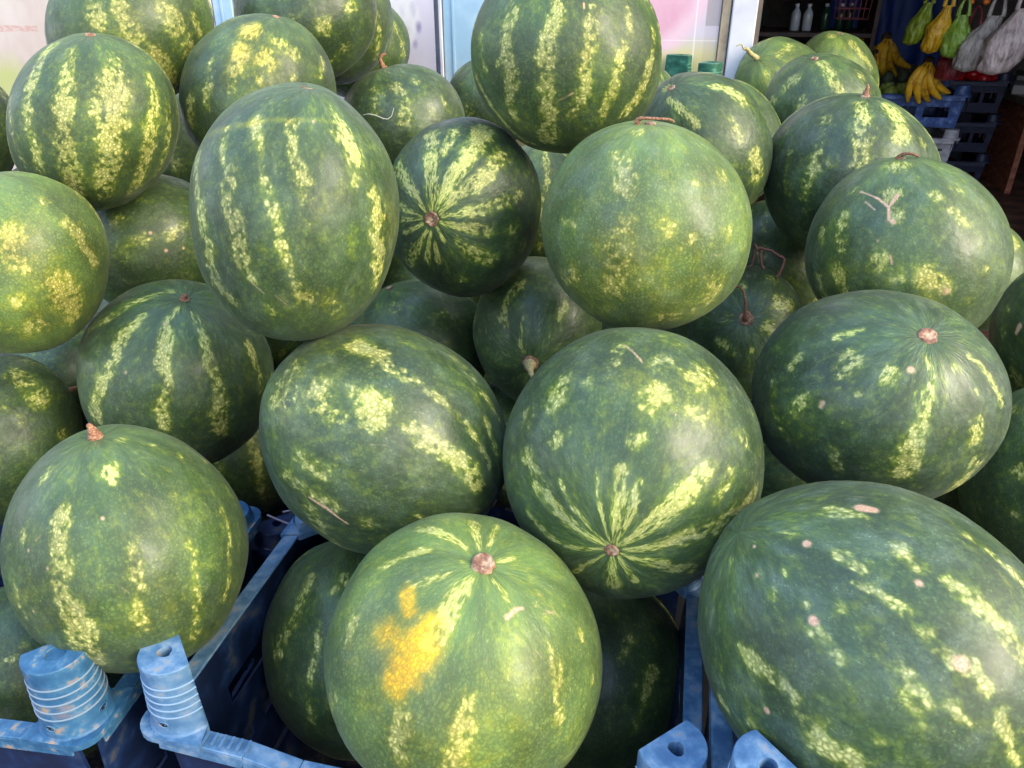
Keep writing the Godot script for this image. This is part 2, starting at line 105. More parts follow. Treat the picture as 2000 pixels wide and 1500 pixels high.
# ---------------------------------------------------------------- camera, sky, sun, exposure
func set_view() -> void:
	var cam := Camera3D.new()
	cam.name = "camera"
	add_child(cam)
	cam.position = Vector3(0, 1.25, 0)
	cam.rotation_degrees = Vector3(-28, 12.5, 0)
	cam.fov = 53.04
	cam.near = 0.05
	cam.far = 200.0
	cam.current = true
	var sky_mat := ProceduralSkyMaterial.new()
	sky_mat.sky_top_color = Color(0.56, 0.69, 0.88)
	sky_mat.sky_horizon_color = Color(0.90, 0.90, 0.89)
	sky_mat.sky_curve = 0.22
	sky_mat.sky_energy_multiplier = 0.95
	sky_mat.ground_bottom_color = Color(0.28, 0.25, 0.21)
	sky_mat.ground_horizon_color = Color(0.60, 0.57, 0.52)
	sky_mat.sun_angle_max = 0.0
	var cover := NoiseTexture2D.new()
	cover.width = 1024
	cover.height = 512
	cover.seamless = true
	cover.generate_mipmaps = false
	var cn := FastNoiseLite.new()
	cn.seed = 21
	cn.frequency = 0.006
	cn.fractal_octaves = 4
	cover.noise = cn
	var cr := Gradient.new()
	cr.set_color(0, Color(0, 0, 0, 0))
	cr.set_color(1, Color(0.9, 0.9, 0.88, 0.55))
	cr.set_offset(0, 0.5)
	cr.set_offset(1, 0.8)
	cover.color_ramp = cr
	sky_mat.sky_cover = cover
	var sky := Sky.new()
	sky.sky_material = sky_mat
	var env := Environment.new()
	env.background_mode = Environment.BG_SKY
	env.sky = sky
	env.background_energy_multiplier = 1.0
	env.tonemap_mode = Environment.TONE_MAPPER_LINEAR
	env.tonemap_exposure = 3.6
	env.sdfgi_enabled = true
	env.ssao_enabled = true
	env.ssil_enabled = true
	var we := WorldEnvironment.new()
	we.name = "environment"
	we.environment = env
	add_child(we)
	var sun := DirectionalLight3D.new()
	sun.name = "sun"
	sun.light_color = Color(1.0, 0.95, 0.86)
	sun.light_energy = 0.5
	sun.light_angular_distance = 38.0
	sun.shadow_enabled = true
	add_child(sun)
	sun.look_at_from_position(Vector3(1.0, 0.62, 0.35), Vector3.ZERO, Vector3.UP)

# ---------------------------------------------------------------- small helpers
func numbered(called: String) -> String:
	if not used.has(called):
		used[called] = 0
		return called
	used[called] += 1
	return "%s_%03d" % [called, used[called]]

func thing(called: String, label: String, category: String, at := Vector3.ZERO, turn := 0.0, group := "") -> Node3D:
	var o := Node3D.new()
	o.name = numbered(called)
	add_child(o)
	o.position = at
	o.rotation.y = turn
	tag(o, label, category, group)
	return o

func tag(o: Node, label: String, category: String, group := "") -> void:
	o.set_meta("label", label)
	o.set_meta("category", category)
	if group:
		o.set_meta("group", group)

func st_new() -> SurfaceTool:
	var st := SurfaceTool.new()
	st.begin(Mesh.PRIMITIVE_TRIANGLES)
	st.set_smooth_group(-1)
	return st

func obj(called: String, st: SurfaceTool, m: Material, parent: Node = self) -> MeshInstance3D:
	st.generate_normals()
	return put(called, st.commit(), m, parent)

func put(called: String, mesh: Mesh, m: Material, parent: Node = self) -> MeshInstance3D:
	var o := MeshInstance3D.new()
	o.mesh = mesh
	o.material_override = m
	o.name = numbered(called) if parent == self else called
	parent.add_child(o, true)
	return o

func struct(called: String, st: SurfaceTool, m: Material, parent: Node = self) -> MeshInstance3D:
	var o := obj(called, st, m, parent)
	if parent == self:
		o.set_meta("kind", "structure")
	return o

func tri(st: SurfaceTool, a: Vector3, b: Vector3, c: Vector3, out: Vector3) -> void:
	if (c - a).cross(b - a).dot(out) < 0.0:
		var t := b
		b = c
		c = t
	st.add_vertex(a)
	st.add_vertex(b)
	st.add_vertex(c)

func quad(st: SurfaceTool, a: Vector3, b: Vector3, c: Vector3, d: Vector3, out: Vector3) -> void:
	tri(st, a, b, c, out)
	tri(st, a, c, d, out)

func box(st: SurfaceTool, lo: Vector3, hi: Vector3, xf := Transform3D(), bevel := 0.0) -> void:
	var c := (lo + hi) * 0.5
	var h := (hi - lo) * 0.5
	var b := minf(bevel, minf(h.x, minf(h.y, h.z)) * 0.9)
	for ax in 3:
		var u := (ax + 1) % 3
		var w := (ax + 2) % 3
		for s in [-1.0, 1.0]:
			var n := Vector3.ZERO
			n[ax] = s
			var q := []
			for k in [[-1, -1], [1, -1], [1, 1], [-1, 1]]:
				var p := Vector3.ZERO
				p[ax] = s * h[ax]
				p[u] = k[0] * (h[u] - b)
				p[w] = k[1] * (h[w] - b)
				q.append(xf * (c + p))
			quad(st, q[0], q[1], q[2], q[3], xf.basis * n)
		if b > 0.0:
			for s in [-1.0, 1.0]:
				for t in [-1.0, 1.0]:
					var q := []
					for k in [[0, -1], [0, 1], [1, 1], [1, -1]]:
						var p := Vector3.ZERO
						p[ax] = k[1] * (h[ax] - b)
						p[u] = s * (h[u] - (b if k[0] == 1 else 0.0))
						p[w] = t * (h[w] - (b if k[0] == 0 else 0.0))
						q.append(xf * (c + p))
					var n := Vector3.ZERO
					n[u] = s
					n[w] = t
					quad(st, q[0], q[1], q[2], q[3], xf.basis * n)
	if b > 0.0:
		for sx in [-1.0, 1.0]:
			for sy in [-1.0, 1.0]:
				for sz in [-1.0, 1.0]:
					var s := Vector3(sx, sy, sz)
					tri(st, xf * (c + s * Vector3(h.x, h.y - b, h.z - b)), xf * (c + s * Vector3(h.x - b, h.y, h.z - b)), xf * (c + s * Vector3(h.x - b, h.y - b, h.z)), xf.basis * s)

# a slab w by h by t (x, y, z from 0) with rectangular openings [x0, y0, x1, y1]
func panel(st: SurfaceTool, w: float, h: float, t: float, holes: Array, xf := Transform3D()) -> void:
	var xs := [0.0, w]
	var ys := [0.0, h]
	for o in holes:
		for v in [o[0], o[2]]:
			if not xs.has(v): xs.append(v)
		for v in [o[1], o[3]]:
			if not ys.has(v): ys.append(v)
	xs.sort()
	ys.sort()
	var solid := func(i: int, j: int) -> bool:
		if i < 0 or j < 0 or i >= xs.size() - 1 or j >= ys.size() - 1:
			return false
		var mx: float = (xs[i] + xs[i + 1]) * 0.5
		var my: float = (ys[j] + ys[j + 1]) * 0.5
		for o in holes:
			if mx > o[0] and mx < o[2] and my > o[1] and my < o[3]:
				return false
		return true
	for i in xs.size() - 1:
		for j in ys.size() - 1:
			if not solid.call(i, j):
				continue
			var x0: float = xs[i]
			var x1: float = xs[i + 1]
			var y0: float = ys[j]
			var y1: float = ys[j + 1]
			for z in [0.0, t]:
				quad(st, xf * Vector3(x0, y0, z), xf * Vector3(x1, y0, z), xf * Vector3(x1, y1, z), xf * Vector3(x0, y1, z), xf.basis * Vector3(0, 0, 1 if z > 0 else -1))
			for e in [[-1, 0, x0, y0, x0, y1], [1, 0, x1, y0, x1, y1], [0, -1, x0, y0, x1, y0], [0, 1, x0, y1, x1, y1]]:
				if not solid.call(i + e[0], j + e[1]):
					quad(st, xf * Vector3(e[2], e[3], 0), xf * Vector3(e[4], e[5], 0), xf * Vector3(e[4], e[5], t), xf * Vector3(e[2], e[3], t), xf.basis * Vector3(e[0], e[1], 0))

# a tube through points with a radius for each
func tube(st: SurfaceTool, pts: Array, radii: Array, sides := 10, xf := Transform3D()) -> void:
	var rings := []
	var n := pts.size()
	var nrm := Vector3.ZERO
	for i in n:
		var d: Vector3 = (pts[mini(i + 1, n - 1)] - pts[maxi(i - 1, 0)]).normalized()
		if nrm == Vector3.ZERO:
			nrm = d.cross(Vector3.UP if absf(d.y) < 0.9 else Vector3.RIGHT).normalized()
		nrm = (nrm - d * nrm.dot(d)).normalized()
		var bi := d.cross(nrm)
		var ring := []
		for k in sides:
			var a := TAU * k / sides
			ring.append(pts[i] + (nrm * cos(a) + bi * sin(a)) * radii[mini(i, radii.size() - 1)])
		rings.append(ring)
	st.set_smooth_group(1)
	for i in n - 1:
		for k in sides:
			var k2 := (k + 1) % sides
			var out: Vector3 = rings[i][k] + rings[i][k2] + rings[i + 1][k] + rings[i + 1][k2] - 2.0 * (pts[i] + pts[i + 1])
			quad(st, xf * rings[i][k], xf * rings[i][k2], xf * rings[i + 1][k2], xf * rings[i + 1][k], xf.basis * out)
	st.set_smooth_group(-1)
	for e in [0, n - 1]:
		var d: Vector3 = pts[0] - pts[1] if e == 0 else pts[n - 1] - pts[n - 2]
		for k in sides:
			tri(st, xf * pts[e], xf * rings[e][k], xf * rings[e][(k + 1) % sides], xf.basis * d)

# a surface of revolution about y: profile of [radius, height]
func lathe(st: SurfaceTool, prof: Array, sides := 20, xf := Transform3D()) -> void:
	st.set_smooth_group(1)
	for i in prof.size() - 1:
		var dr: float = prof[i + 1][0] - prof[i][0]
		var dh: float = prof[i + 1][1] - prof[i][1]
		for k in sides:
			var a := TAU * k / sides
			var b := TAU * (k + 1) / sides
			var ca := Vector3(cos(a), 0, sin(a))
			var cb := Vector3(cos(b), 0, sin(b))
			var mid := (ca + cb).normalized()
			var out := mid * dh - Vector3.UP * dr
			var p0: Vector3 = ca * prof[i][0] + Vector3.UP * prof[i][1]
			var p1: Vector3 = cb * prof[i][0] + Vector3.UP * prof[i][1]
			var p2: Vector3 = cb * prof[i + 1][0] + Vector3.UP * prof[i + 1][1]
			var p3: Vector3 = ca * prof[i + 1][0] + Vector3.UP * prof[i + 1][1]
			if prof[i][0] > 0.00001:
				tri(st, xf * p0, xf * p1, xf * p2, xf.basis * out)
			if prof[i + 1][0] > 0.00001:
				tri(st, xf * p0, xf * p2, xf * p3, xf.basis * out)
	st.set_smooth_group(-1)

# a smooth lump: an ellipsoid pushed about by noise
func lump(st: SurfaceTool, c: Vector3, r: Vector3, rough: float, sd: int, rings := 10, sides := 16) -> void:
	var nz := FastNoiseLite.new()
	nz.seed = sd
	nz.frequency = 0.9
	st.set_smooth_group(1)
	var at := func(i: int, k: int) -> Vector3:
		var la := PI * i / rings - PI / 2
		var lo := TAU * (k % sides) / sides
		var u := Vector3(cos(la) * cos(lo), sin(la), cos(la) * sin(lo))
		return c + u * r * (1.0 + rough * nz.get_noise_3d(u.x, u.y, u.z))
	for i in rings:
		for k in sides:
			var a: Vector3 = at.call(i, k)
			var b: Vector3 = at.call(i, k + 1)
			var d: Vector3 = at.call(i + 1, k + 1)
			var e: Vector3 = at.call(i + 1, k)
			var out := a + b + d + e - 4.0 * c
			if i > 0: tri(st, a, b, d, out)
			if i < rings - 1: tri(st, a, d, e, out)
	st.set_smooth_group(-1)

# ---------------------------------------------------------------- materials
func plain(called: String, c: Color, rough := 0.6, spec := 0.5) -> StandardMaterial3D:
	if mats.has(called):
		return mats[called]
	var m := StandardMaterial3D.new()
	m.resource_name = called
	m.albedo_color = c
	m.roughness = rough
	m.metallic_specular = spec
	mats[called] = m
	return m

# colour stops over noise, laid on triplanar
func mottled(called: String, stops: Array, freq: float, scale: float, rough := 0.6, bump := 0.0, sd := 1, spec := 0.5, stretch := Vector3.ONE, warp := 0.0) -> StandardMaterial3D:
	if mats.has(called):
		return mats[called]
	var m := StandardMaterial3D.new()
	m.resource_name = called
	var n := FastNoiseLite.new()
	n.seed = sd
	n.noise_type = FastNoiseLite.TYPE_SIMPLEX_SMOOTH
	n.frequency = freq
	n.fractal_octaves = 5
	n.fractal_gain = 0.6
	if warp > 0.0:
		n.domain_warp_enabled = true
		n.domain_warp_amplitude = warp
	var g := Gradient.new()
	var offs := PackedFloat32Array()
	var cols := PackedColorArray()
	for s in stops:
		offs.append(s[0])
		cols.append(s[1])
	g.offsets = offs
	g.colors = cols
	var t := NoiseTexture2D.new()
	t.width = 512
	t.height = 512
	t.seamless = true
	t.generate_mipmaps = false
	t.noise = n
	t.color_ramp = g
	m.albedo_texture = t
	m.uv1_triplanar = true
	m.uv1_world_triplanar = false
	m.uv1_scale = stretch * scale
	m.roughness = rough
	m.metallic_specular = spec
	if bump > 0.0:
		m.heightmap_enabled = true
		var h := NoiseTexture2D.new()
		h.width = 512
		h.height = 512
		h.seamless = true
		h.generate_mipmaps = false
		var hn := n.duplicate()
		hn.frequency = freq * 2.0
		hn.seed = sd + 5
		h.noise = hn
		m.heightmap_texture = h
		m.heightmap_scale = bump
	mats[called] = m
	return m

func rgb8(r: int, g: int, b: int) -> Color:
	return Color8(r, g, b)

# ---------------------------------------------------------------- watermelons
const TW := 1152
const TH := 576
var cell_rand: PackedByteArray
var cell_edge: PackedByteArray
var wobble: PackedByteArray
var ragged: PackedByteArray
var broad: PackedByteArray
var grain: PackedByteArray
var rows := []
var jobs := []

# what each one looks like and how its stem end is finished
const ABOUT := {
	"F1": ["round green watermelon with one wide pale stripe resting behind the two blue crate posts", "stub"],
	"F2": ["large watermelon with a bright orange-yellow patch and a pinkish stem scar", "scar"],
	"F3": ["huge oblong dark watermelon dotted with round tan warts", "none"],
	"C4": ["tilted oval watermelon with diagonal blotchy pale stripes and a long tan scratch", "none"],
	"C5": ["big watermelon with pale stripes fanning out from its blossom end and fine scratches on top", "none"],
	"R6": ["dark wide watermelon with a round stem scar and a small orange scab", "scar"],
	"R7": ["watermelon with a branching pink scar like a vein on its side", "curved"],
	"R8": ["bluish dark watermelon with a tiny pink stem stub, right behind the vein-scarred one", "nub"],
	"R9": ["mottled green watermelon behind the bluish one with the pink stem stub", "none"],
	"R10": ["yellowish watermelon with a long pale dried stem reaching sideways", "reach"],
	"R11": ["pale green watermelon farthest back, in front of the bananas", "none"],
	"R12": ["dark glossy watermelon with a few short diagonal pale stripes beside the tall striped one", "none"],
	"R13": ["dark watermelon mostly hidden behind one with short diagonal stripes", "none"],
	"C14": ["pale yellow-green bumpy watermelon with a reddish stem lying flat on top", "lying"],
	"C15": ["tall round watermelon with broken vertical stripes, perched against the kiosk wall prints", "none"],
	"C16": ["dark watermelon with pale stripes radiating like a star from a brown navel", "none"],
	"L17": ["large egg-shaped watermelon with a thin lime ring line near its top", "none"],
	"L18": ["round watermelon with neat wide vertical pale stripes", "none"],
	"L19": ["olive green watermelon with slanting stripes behind the neatly striped round one", "none"],
	"L20": ["watermelon with a yellow blotched top behind the large egg-shaped one", "none"],
	"L21": ["dark faintly speckled watermelon behind the yellow-topped one", "none"],
	"L22": ["watermelon peeking out between the dark speckled one and the white kiosk print", "dry"],
	"L23": ["small green watermelon touching the white kiosk print, last of its row", "none"],
	"C24": ["small bluish watermelon with a hooked pink stem and a white thread", "hook"],
	"C25": ["small dark watermelon in front of the light blue wall frame", "none"],
	"C26": ["dark watermelon glimpsed between the star-striped one and the bumpy pale one", "none"],
	"L27": ["bright yellow-green watermelon with blotches instead of stripes", "none"],
	"L28": ["green watermelon lying sideways with its stem against its ribbed neighbour", "nub"],
	"L29": ["smooth watermelon with four narrow pale stripes running down from a short tan stem", "stump"],
	"L30": ["dark watermelon of which only the curved top shows above the narrow-striped one", "none"],
	"L31": ["shaded watermelon with small beige spots under the neatly striped round one", "none"],
	"L32": ["green watermelon peeking out behind the neatly striped round one, below the kiosk print", "none"],
	"C33": ["very dark shaded watermelon beneath the star-striped one", "none"],
	"C34": ["dark shaded watermelon with a pale knobby stem pointing down", "knob"],
	"R35": ["dark watermelon with a thin brown tendril standing up from its navel", "tendril"],
	"R36": ["dark watermelon in the gap behind the tendrilled one", "none"],
	"R37": ["watermelon in the deep gap below a dry brown vine", "none"],
	"R38": ["dark watermelon with a beige peeled scar behind the wide one with the orange scab", "none"],
	"R39": ["dark green watermelon between the wart-dotted oblong one and the peeled-scar one", "none"],
	"R40": ["light green watermelon whose edge shows behind the vein-scarred one", "none"],
	"F41": ["shaded watermelon inside the blue crate against its slotted side wall", "none"],
	"F42": ["shaded watermelon inside the blue crate beneath the fan-striped one", "none"],
	"F44": ["shaded watermelon in the blue crate with the muddy post", "none"],
}
# rind variety: [0 pale yellow-green to 1 deep green, waxy bloom, stripe strength on the sides not read off]
const TONE := {
	"C14": [0.2, 0.9, 0.5], "L27": [0.15, 0.1, 0.6], "R10": [0.3, 0.2, 0.5], "R11": [0.35, 0.3, 0.6], "F2": [0.22, 0.35, 0.8], "L19": [0.5, 0.3, 0.8], "C15": [0.6, 0.3, 0.9],
	"C16": [0.85, 0.4, 0.9], "C24": [0.75, 0.9, 0.6], "R8": [0.8, 0.9, 0.8], "R35": [0.8, 0.8, 0.7], "L17": [0.7, 0.8, 0.7], "F3": [0.75, 1.15, 0.8],
	"R7": [0.55, 0.85, 0.7], "R40": [0.35, 0.4, 0.5], "L21": [0.75, 0.5, 0.6], "R12": [0.75, 0.6, 0.7], "F1": [0.55, 0.5, 0.8], "L18": [0.6, 0.4, 0.9], "L29": [0.7, 0.6, 0.8], "C5": [0.7, 0.8, 0.9], "C4": [0.75, 0.95, 0.8], "R6": [0.8, 0.85, 0.8],
}

func field_row(y: int) -> void:
	var cr := FastNoiseLite.new()
	cr.seed = 3
	cr.noise_type = FastNoiseLite.TYPE_CELLULAR
	cr.frequency = 1.0
	cr.cellular_jitter = 1.0
	cr.cellular_return_type = FastNoiseLite.RETURN_CELL_VALUE
	cr.fractal_type = FastNoiseLite.FRACTAL_NONE
	var ce: FastNoiseLite = cr.duplicate()
	ce.cellular_return_type = FastNoiseLite.RETURN_DISTANCE2_SUB
	var n := FastNoiseLite.new()
	n.seed = 11
	n.noise_type = FastNoiseLite.TYPE_SIMPLEX_SMOOTH
	n.frequency = 1.0
	n.fractal_octaves = 3
	var out := []
	for k in 6:
		var a := PackedByteArray()
		a.resize(TW)
		out.append(a)
	var va: PackedByteArray = out[0]
	var vb: PackedByteArray = out[1]
	var vc: PackedByteArray = out[2]
	var vd: PackedByteArray = out[3]
	var ve: PackedByteArray = out[4]
	var vf: PackedByteArray = out[5]
	var v := PI * y / TH
	for x in TW:
		var a := TAU * x / TW
		var p := Vector3(cos(a), v * 1.0, sin(a))
		# small warp so that the cells are not too regular
		var q := p * 28.0
		q += Vector3(n.get_noise_3d(q.x * 0.3, q.y * 0.3, q.z * 0.3), n.get_noise_3d(q.y * 0.3, q.z * 0.3, q.x * 0.3), 0.0) * 0.9
		va[x] = int(clampf(cr.get_noise_3dv(q) * 0.5 + 0.5, 0.0, 1.0) * 255.0)
		vb[x] = int(clampf((ce.get_noise_3dv(q) + 1.0) * 1.8, 0.0, 1.0) * 255.0)
		vc[x] = int(clampf(n.get_noise_3dv(p * 3.2) * 0.75 + 0.5, 0.0, 1.0) * 255.0)
		vd[x] = int(clampf(n.get_noise_3dv(p * 11.0 + Vector3(9, 4, 2)) * 0.75 + 0.5, 0.0, 1.0) * 255.0)
		ve[x] = int(clampf(n.get_noise_3dv(p * 1.3 + Vector3(3, 7, 5)) * 0.9 + 0.5, 0.0, 1.0) * 255.0)
		vf[x] = int(clampf(n.get_noise_3dv(p * 60.0) * 0.8 + 0.5, 0.0, 1.0) * 255.0)
	rows[y] = out

# spreads capsules of a list over a small field; lon, lat in degrees
func splat(f: PackedFloat32Array, w: int, h: int, lists: Array, soft: float, cap := 1.0) -> void:
	for l in lists:
		var n: int = l.size() / 4
		for i in maxi(1, n - 1):
			var k := i + (1 if n > 1 else 0)
			var a := ball(l[i * 4], l[i * 4 + 1])
			var b := ball(l[k * 4], l[k * 4 + 1])
			var wa := deg_to_rad(l[i * 4 + 2] * 0.1)
			var wb := deg_to_rad(l[k * 4 + 2] * 0.1)
			var sa: float = l[i * 4 + 3] * 0.1
			var sb: float = l[k * 4 + 3] * 0.1
			var reach := maxf(wa, wb) * soft
			var lo := minf(l[i * 4 + 1], l[k * 4 + 1]) - rad_to_deg(reach)
			var hi := maxf(l[i * 4 + 1], l[k * 4 + 1]) + rad_to_deg(reach)
			var y0 := clampi(int((90.0 - hi) / 180.0 * h), 0, h - 1)
			var y1 := clampi(int((90.0 - lo) / 180.0 * h) + 1, 0, h - 1)
			var ab := b - a
			var ll := maxf(ab.length_squared(), 1e-6)
			var mid := (a + b).normalized()
			var far := cos(minf(a.angle_to(b) * 0.5 + reach * 1.15, PI))
			var dl := wrapf(l[k * 4] - l[i * 4], -180.0, 180.0)
			var lc: float = l[i * 4] + dl * 0.5
			for y in range(y0, y1 + 1):
				var la := PI * 0.5 - PI * (y + 0.5) / h
				var cl := cos(la)
				var sl := sin(la)
				var span := absf(dl) * 0.5 + rad_to_deg(reach) * 1.2 / maxf(0.05, cos(minf(absf(la) + reach * 0.5, 1.55)))
				var x0 := 0
				var x1 := w - 1
				if span < 150.0:
					x0 = int(floor((lc - span + 180.0) / 360.0 * w))
					x1 = int(ceil((lc + span + 180.0) / 360.0 * w))
				for xx in range(x0, x1 + 1):
					var x := posmod(xx, w)
					var an := TAU * (x + 0.5) / w - PI
					var p := Vector3(sin(an) * cl, sl, cos(an) * cl)
					if p.dot(mid) < far:
						continue
					var t := clampf((p - a).dot(ab) / ll, 0.0, 1.0)
					var d := (p - a - ab * t).length()
					var ww := lerpf(wa, wb, t)
					var e := clampf((soft - d / ww) / (soft - 0.35), 0.0, 1.0)
					if e > 0.0:
						e = e * e * (3.0 - 2.0 * e) * lerpf(sa, sb, t)
						var at := y * w + x
						f[at] = minf(cap, maxf(f[at], e))

func ball(lon: float, lat: float) -> Vector3:
	var a := deg_to_rad(lon)
	var b := deg_to_rad(lat)
	return Vector3(sin(a) * cos(b), sin(b), cos(a) * cos(b))

func widened(f: PackedFloat32Array, w: int, h: int, tw: int, th: int) -> PackedByteArray:
	var by := PackedByteArray()
	by.resize(w * h)
	for i in w * h:
		by[i] = int(f[i] * 255.0)
	var im := Image.create_from_data(w, h, false, Image.FORMAT_L8, by)
	if tw != w:
		im.resize(tw, th, Image.INTERPOLATE_BILINEAR)
	return im.get_data()

func empty_field(n: int) -> PackedFloat32Array:
	var f := PackedFloat32Array()
	f.resize(n)
	return f

# stripes nobody could read off the photograph: random bands from pole to pole, kept off the side that was read
func random_stripes(r: RandomNumberGenerator, d: Dictionary, strength: float) -> Array:
	var lists := []
	var count := r.randi_range(8, 11)
	var view := Vector3(d.v[0], d.v[1], d.v[2])
	var read: bool = d.has("s")
	for k in count:
		var lon := 360.0 * (k + r.randf_range(-0.22, 0.22)) / count
		var l := []
		var drift := 0.0
		for j in 15:
			var lat := -84.0 + 12.0 * j
			drift += r.randf_range(-2.6, 2.6)
			var p := ball(lon + drift, lat)
			var s := strength * r.randf_range(0.35, 1.05) * 10.0
			if read and p.dot(view) > -0.05 + (0.12 if d.s.size() > 8 else 0.35):
				if l.size() >= 8: lists.append(l)
				l = []
				continue
			if r.randf() < 0.12: s *= 0.2
			if absf(lat) > 70.0: s *= 0.45
			l.append_array([lon + drift, lat, 46.0 * r.randf_range(0.6, 1.25) * maxf(0.3, cos(deg_to_rad(lat))), s])
		if l.size() >= 8: lists.append(l)
	return lists

func paint(job: int) -> void:
	var j: Dictionary = jobs[job]
	var d: Dictionary = j.d
	if j.get("like", job) != job:
		j.mesh = melon_arrays(d, job, 24, 36)
		return
	var r := RandomNumberGenerator.new()
	r.seed = 100 + job * 17
	var step: int = j.step
	var w := TW / step
	var h := TH / step
	var sw := 320
	var sh := 160
	var tone: Array = j.tone
	var fs := empty_field(sw * sh)
	splat(fs, sw, sh, random_stripes(r, d, tone[2]), 2.0)
	splat(fs, sw, sh, d.get("s", []), 1.8)
	var S := widened(fs, sw, sh, w, h)
	var fy := empty_field(sw * sh)
	splat(fy, sw, sh, d.get("y", []), 1.7)
	var Y := widened(fy, sw, sh, w, h)
	var has_o := d.has("o")
	var fo := empty_field(sw * sh)
	splat(fo, sw, sh, d.get("o", []), 3.0)
	var O := widened(fo, sw, sh, w, h)
	var marks: Array = d.get("t", []).duplicate()
	var has_t := step == 1 or d.has("t")
	if step == 1:
		for k in r.randi_range(14, 26):
			var a := Vector2(r.randf_range(-180, 180), rad_to_deg(asin(r.randf_range(-0.95, 0.95))))
			var turn := r.randf_range(0.0, TAU)
			var len := r.randf_range(0.4, 7.0) * r.randf()
			var b := a + Vector2(cos(turn) / maxf(0.3, cos(deg_to_rad(a.y))), sin(turn)) * len
			marks.append([a.x, a.y, 3.0, r.randf_range(1.5, 5.0), b.x, b.y, 2.4, r.randf_range(0.5, 4.0)])
	var ft := empty_field(640 * 320 if has_t else 4)
	if has_t:
		splat(ft, 640, 320, marks, 1.25)
	var T := widened(ft, 640, 320, w, h) if has_t else PackedByteArray()
	var cr := cell_rand
	var ce := cell_edge
	var nw := wobble
	var nr := ragged
	var nb := broad
	var ng := grain
	var du := r.randi_range(0, TW - 1)
	var dark_amount: float = tone[0]
	var bloom: float = tone[1]
	# rind colours, sRGB 0..255
	var dr := lerpf(108.0, 38.0, dark_amount)
	var dg := lerpf(134.0, 60.0, dark_amount)
	var db := lerpf(66.0, 38.0, dark_amount)
	var mr := lerpf(144.0, 92.0, dark_amount)
	var mg := lerpf(154.0, 114.0, dark_amount)
	var mb := lerpf(56.0, 34.0, dark_amount)
	var lr := 208.0
	var lg := 205.0
	var lb := 124.0
	var px := PackedByteArray()
	px.resize(w * h * 3)
	var o := 0
	for y in h:
		var row := y * step * TW
		var net := 0.24 * sin(PI * (y + 0.5) / h)
		for x in w:
			var i := y * w + x
			var f := row + (x * step + du) % TW
			var f2 := row + (x * step + du * 3) % TW
			var s := S[i] * 0.00392
			var yy := Y[i] * 0.00392
			var wob := nw[f] * 0.00392 - 0.5
			var rag := nr[f2] * 0.00392 - 0.5
			var edge := ce[f] * 0.00392
			var br := nb[f2] * 0.00392
			var gr := ng[f] * 0.00392 - 0.5
			var t := s + (wob * 0.9 + rag * 1.7) * (0.14 + s * 0.85)
			var fleck := nr[f] * 0.00392 - 0.5
			var g := clampf(t * 1.3 + br * 0.12 + maxf(0.0, fleck * 1.3 + wob * 0.8 - 0.07) * (0.35 + 0.65 * (1.0 - edge * 0.5)), 0.0, 1.0)
			var rr := dr + (mr - dr) * g
			var gg := dg + (mg - dg) * g
			var bb := db + (mb - db) * g
			# broad, uneven darker and lighter flushes of the rind, and its fine net
			var k := 0.86 + 0.28 * br + gr * 0.14 - (1.0 - edge) * net
			if yy > 0.0:
				var q := yy * (0.75 + wob + rag * 0.5)
				q = clampf(q, 0.0, 1.0)
				rr += (158.0 - rr) * q * 0.75
				gg += (160.0 - gg) * q * 0.75
				bb += (44.0 - bb) * q * 0.6
			var lit := clampf((t + maxf(0.0, fleck + wob * 0.5 - 0.06) * 0.55 - 0.22 - cr[f] * 0.0019) * 2.6, 0.0, 1.0)
			if lit > 0.0:
				var c := lit * (0.52 + 0.48 * edge)
				rr += (lr + 26.0 * yy - rr) * c
				gg += (lg + 8.0 * yy - gg) * c
				bb += (lb - 30.0 * yy - bb) * c
			if has_o:
				var q := clampf(O[i] * 0.00392 * (1.05 + wob * 0.7 + rag * 0.5), 0.0, 1.0)
				var halo := clampf(q * 1.6, 0.0, 1.0) * 0.8
				rr += (200.0 + 34.0 * lit - rr) * halo
				gg += (172.0 + 34.0 * lit - gg) * halo
				bb += (40.0 + 50.0 * lit - bb) * halo
				q = clampf((q - 0.38 + rag * 0.3) * 1.6, 0.0, 1.0) * (0.65 + 0.35 * edge)
				rr += (244.0 - rr) * q
				gg += (188.0 + 24.0 * lit - gg) * q
				bb += (12.0 + 40.0 * lit - bb) * q
			rr *= k
			gg *= k
			bb *= k
			# waxy bloom, patchy
			var wx := clampf((nw[f2] * 0.00392 - 0.42) * 1.6 + rag * 0.25, 0.0, 1.0) * bloom * 0.36 + bloom * 0.06
			wx *= 0.85 + gr * 0.7
			rr += (122.0 - rr) * wx
			gg += (138.0 - gg) * wx
			bb += (138.0 - bb) * wx
			# specks of dust
			if gr > 0.30 and rag > 0.12:
				rr += 26.0
				gg += 25.0
				bb += 22.0
			if has_t:
				var q := clampf(T[i] * 0.0052 + rag * 0.3 * float(T[i] > 4), 0.0, 1.0)
				rr += (196.0 - rr + gr * 60.0) * q
				gg += (156.0 - gg + gr * 60.0) * q
				bb += (126.0 - bb + gr * 60.0) * q
			px[o] = int(clampf(rr, 0.0, 255.0))
			px[o + 1] = int(clampf(gg, 0.0, 255.0))
			px[o + 2] = int(clampf(bb, 0.0, 255.0))
			o += 3
	j.image = Image.create_from_data(w, h, false, Image.FORMAT_RGB8, px)
	j.mesh = melon_arrays(d, job, 44 if step == 1 else 30, 72 if step == 1 else 48)

func shape_of(d: Dictionary) -> Basis:
	var a: Array = d.a
	return Basis(Vector3(a[0], a[3], a[4]), Vector3(a[3], a[1], a[5]), Vector3(a[4], a[5], a[2]))

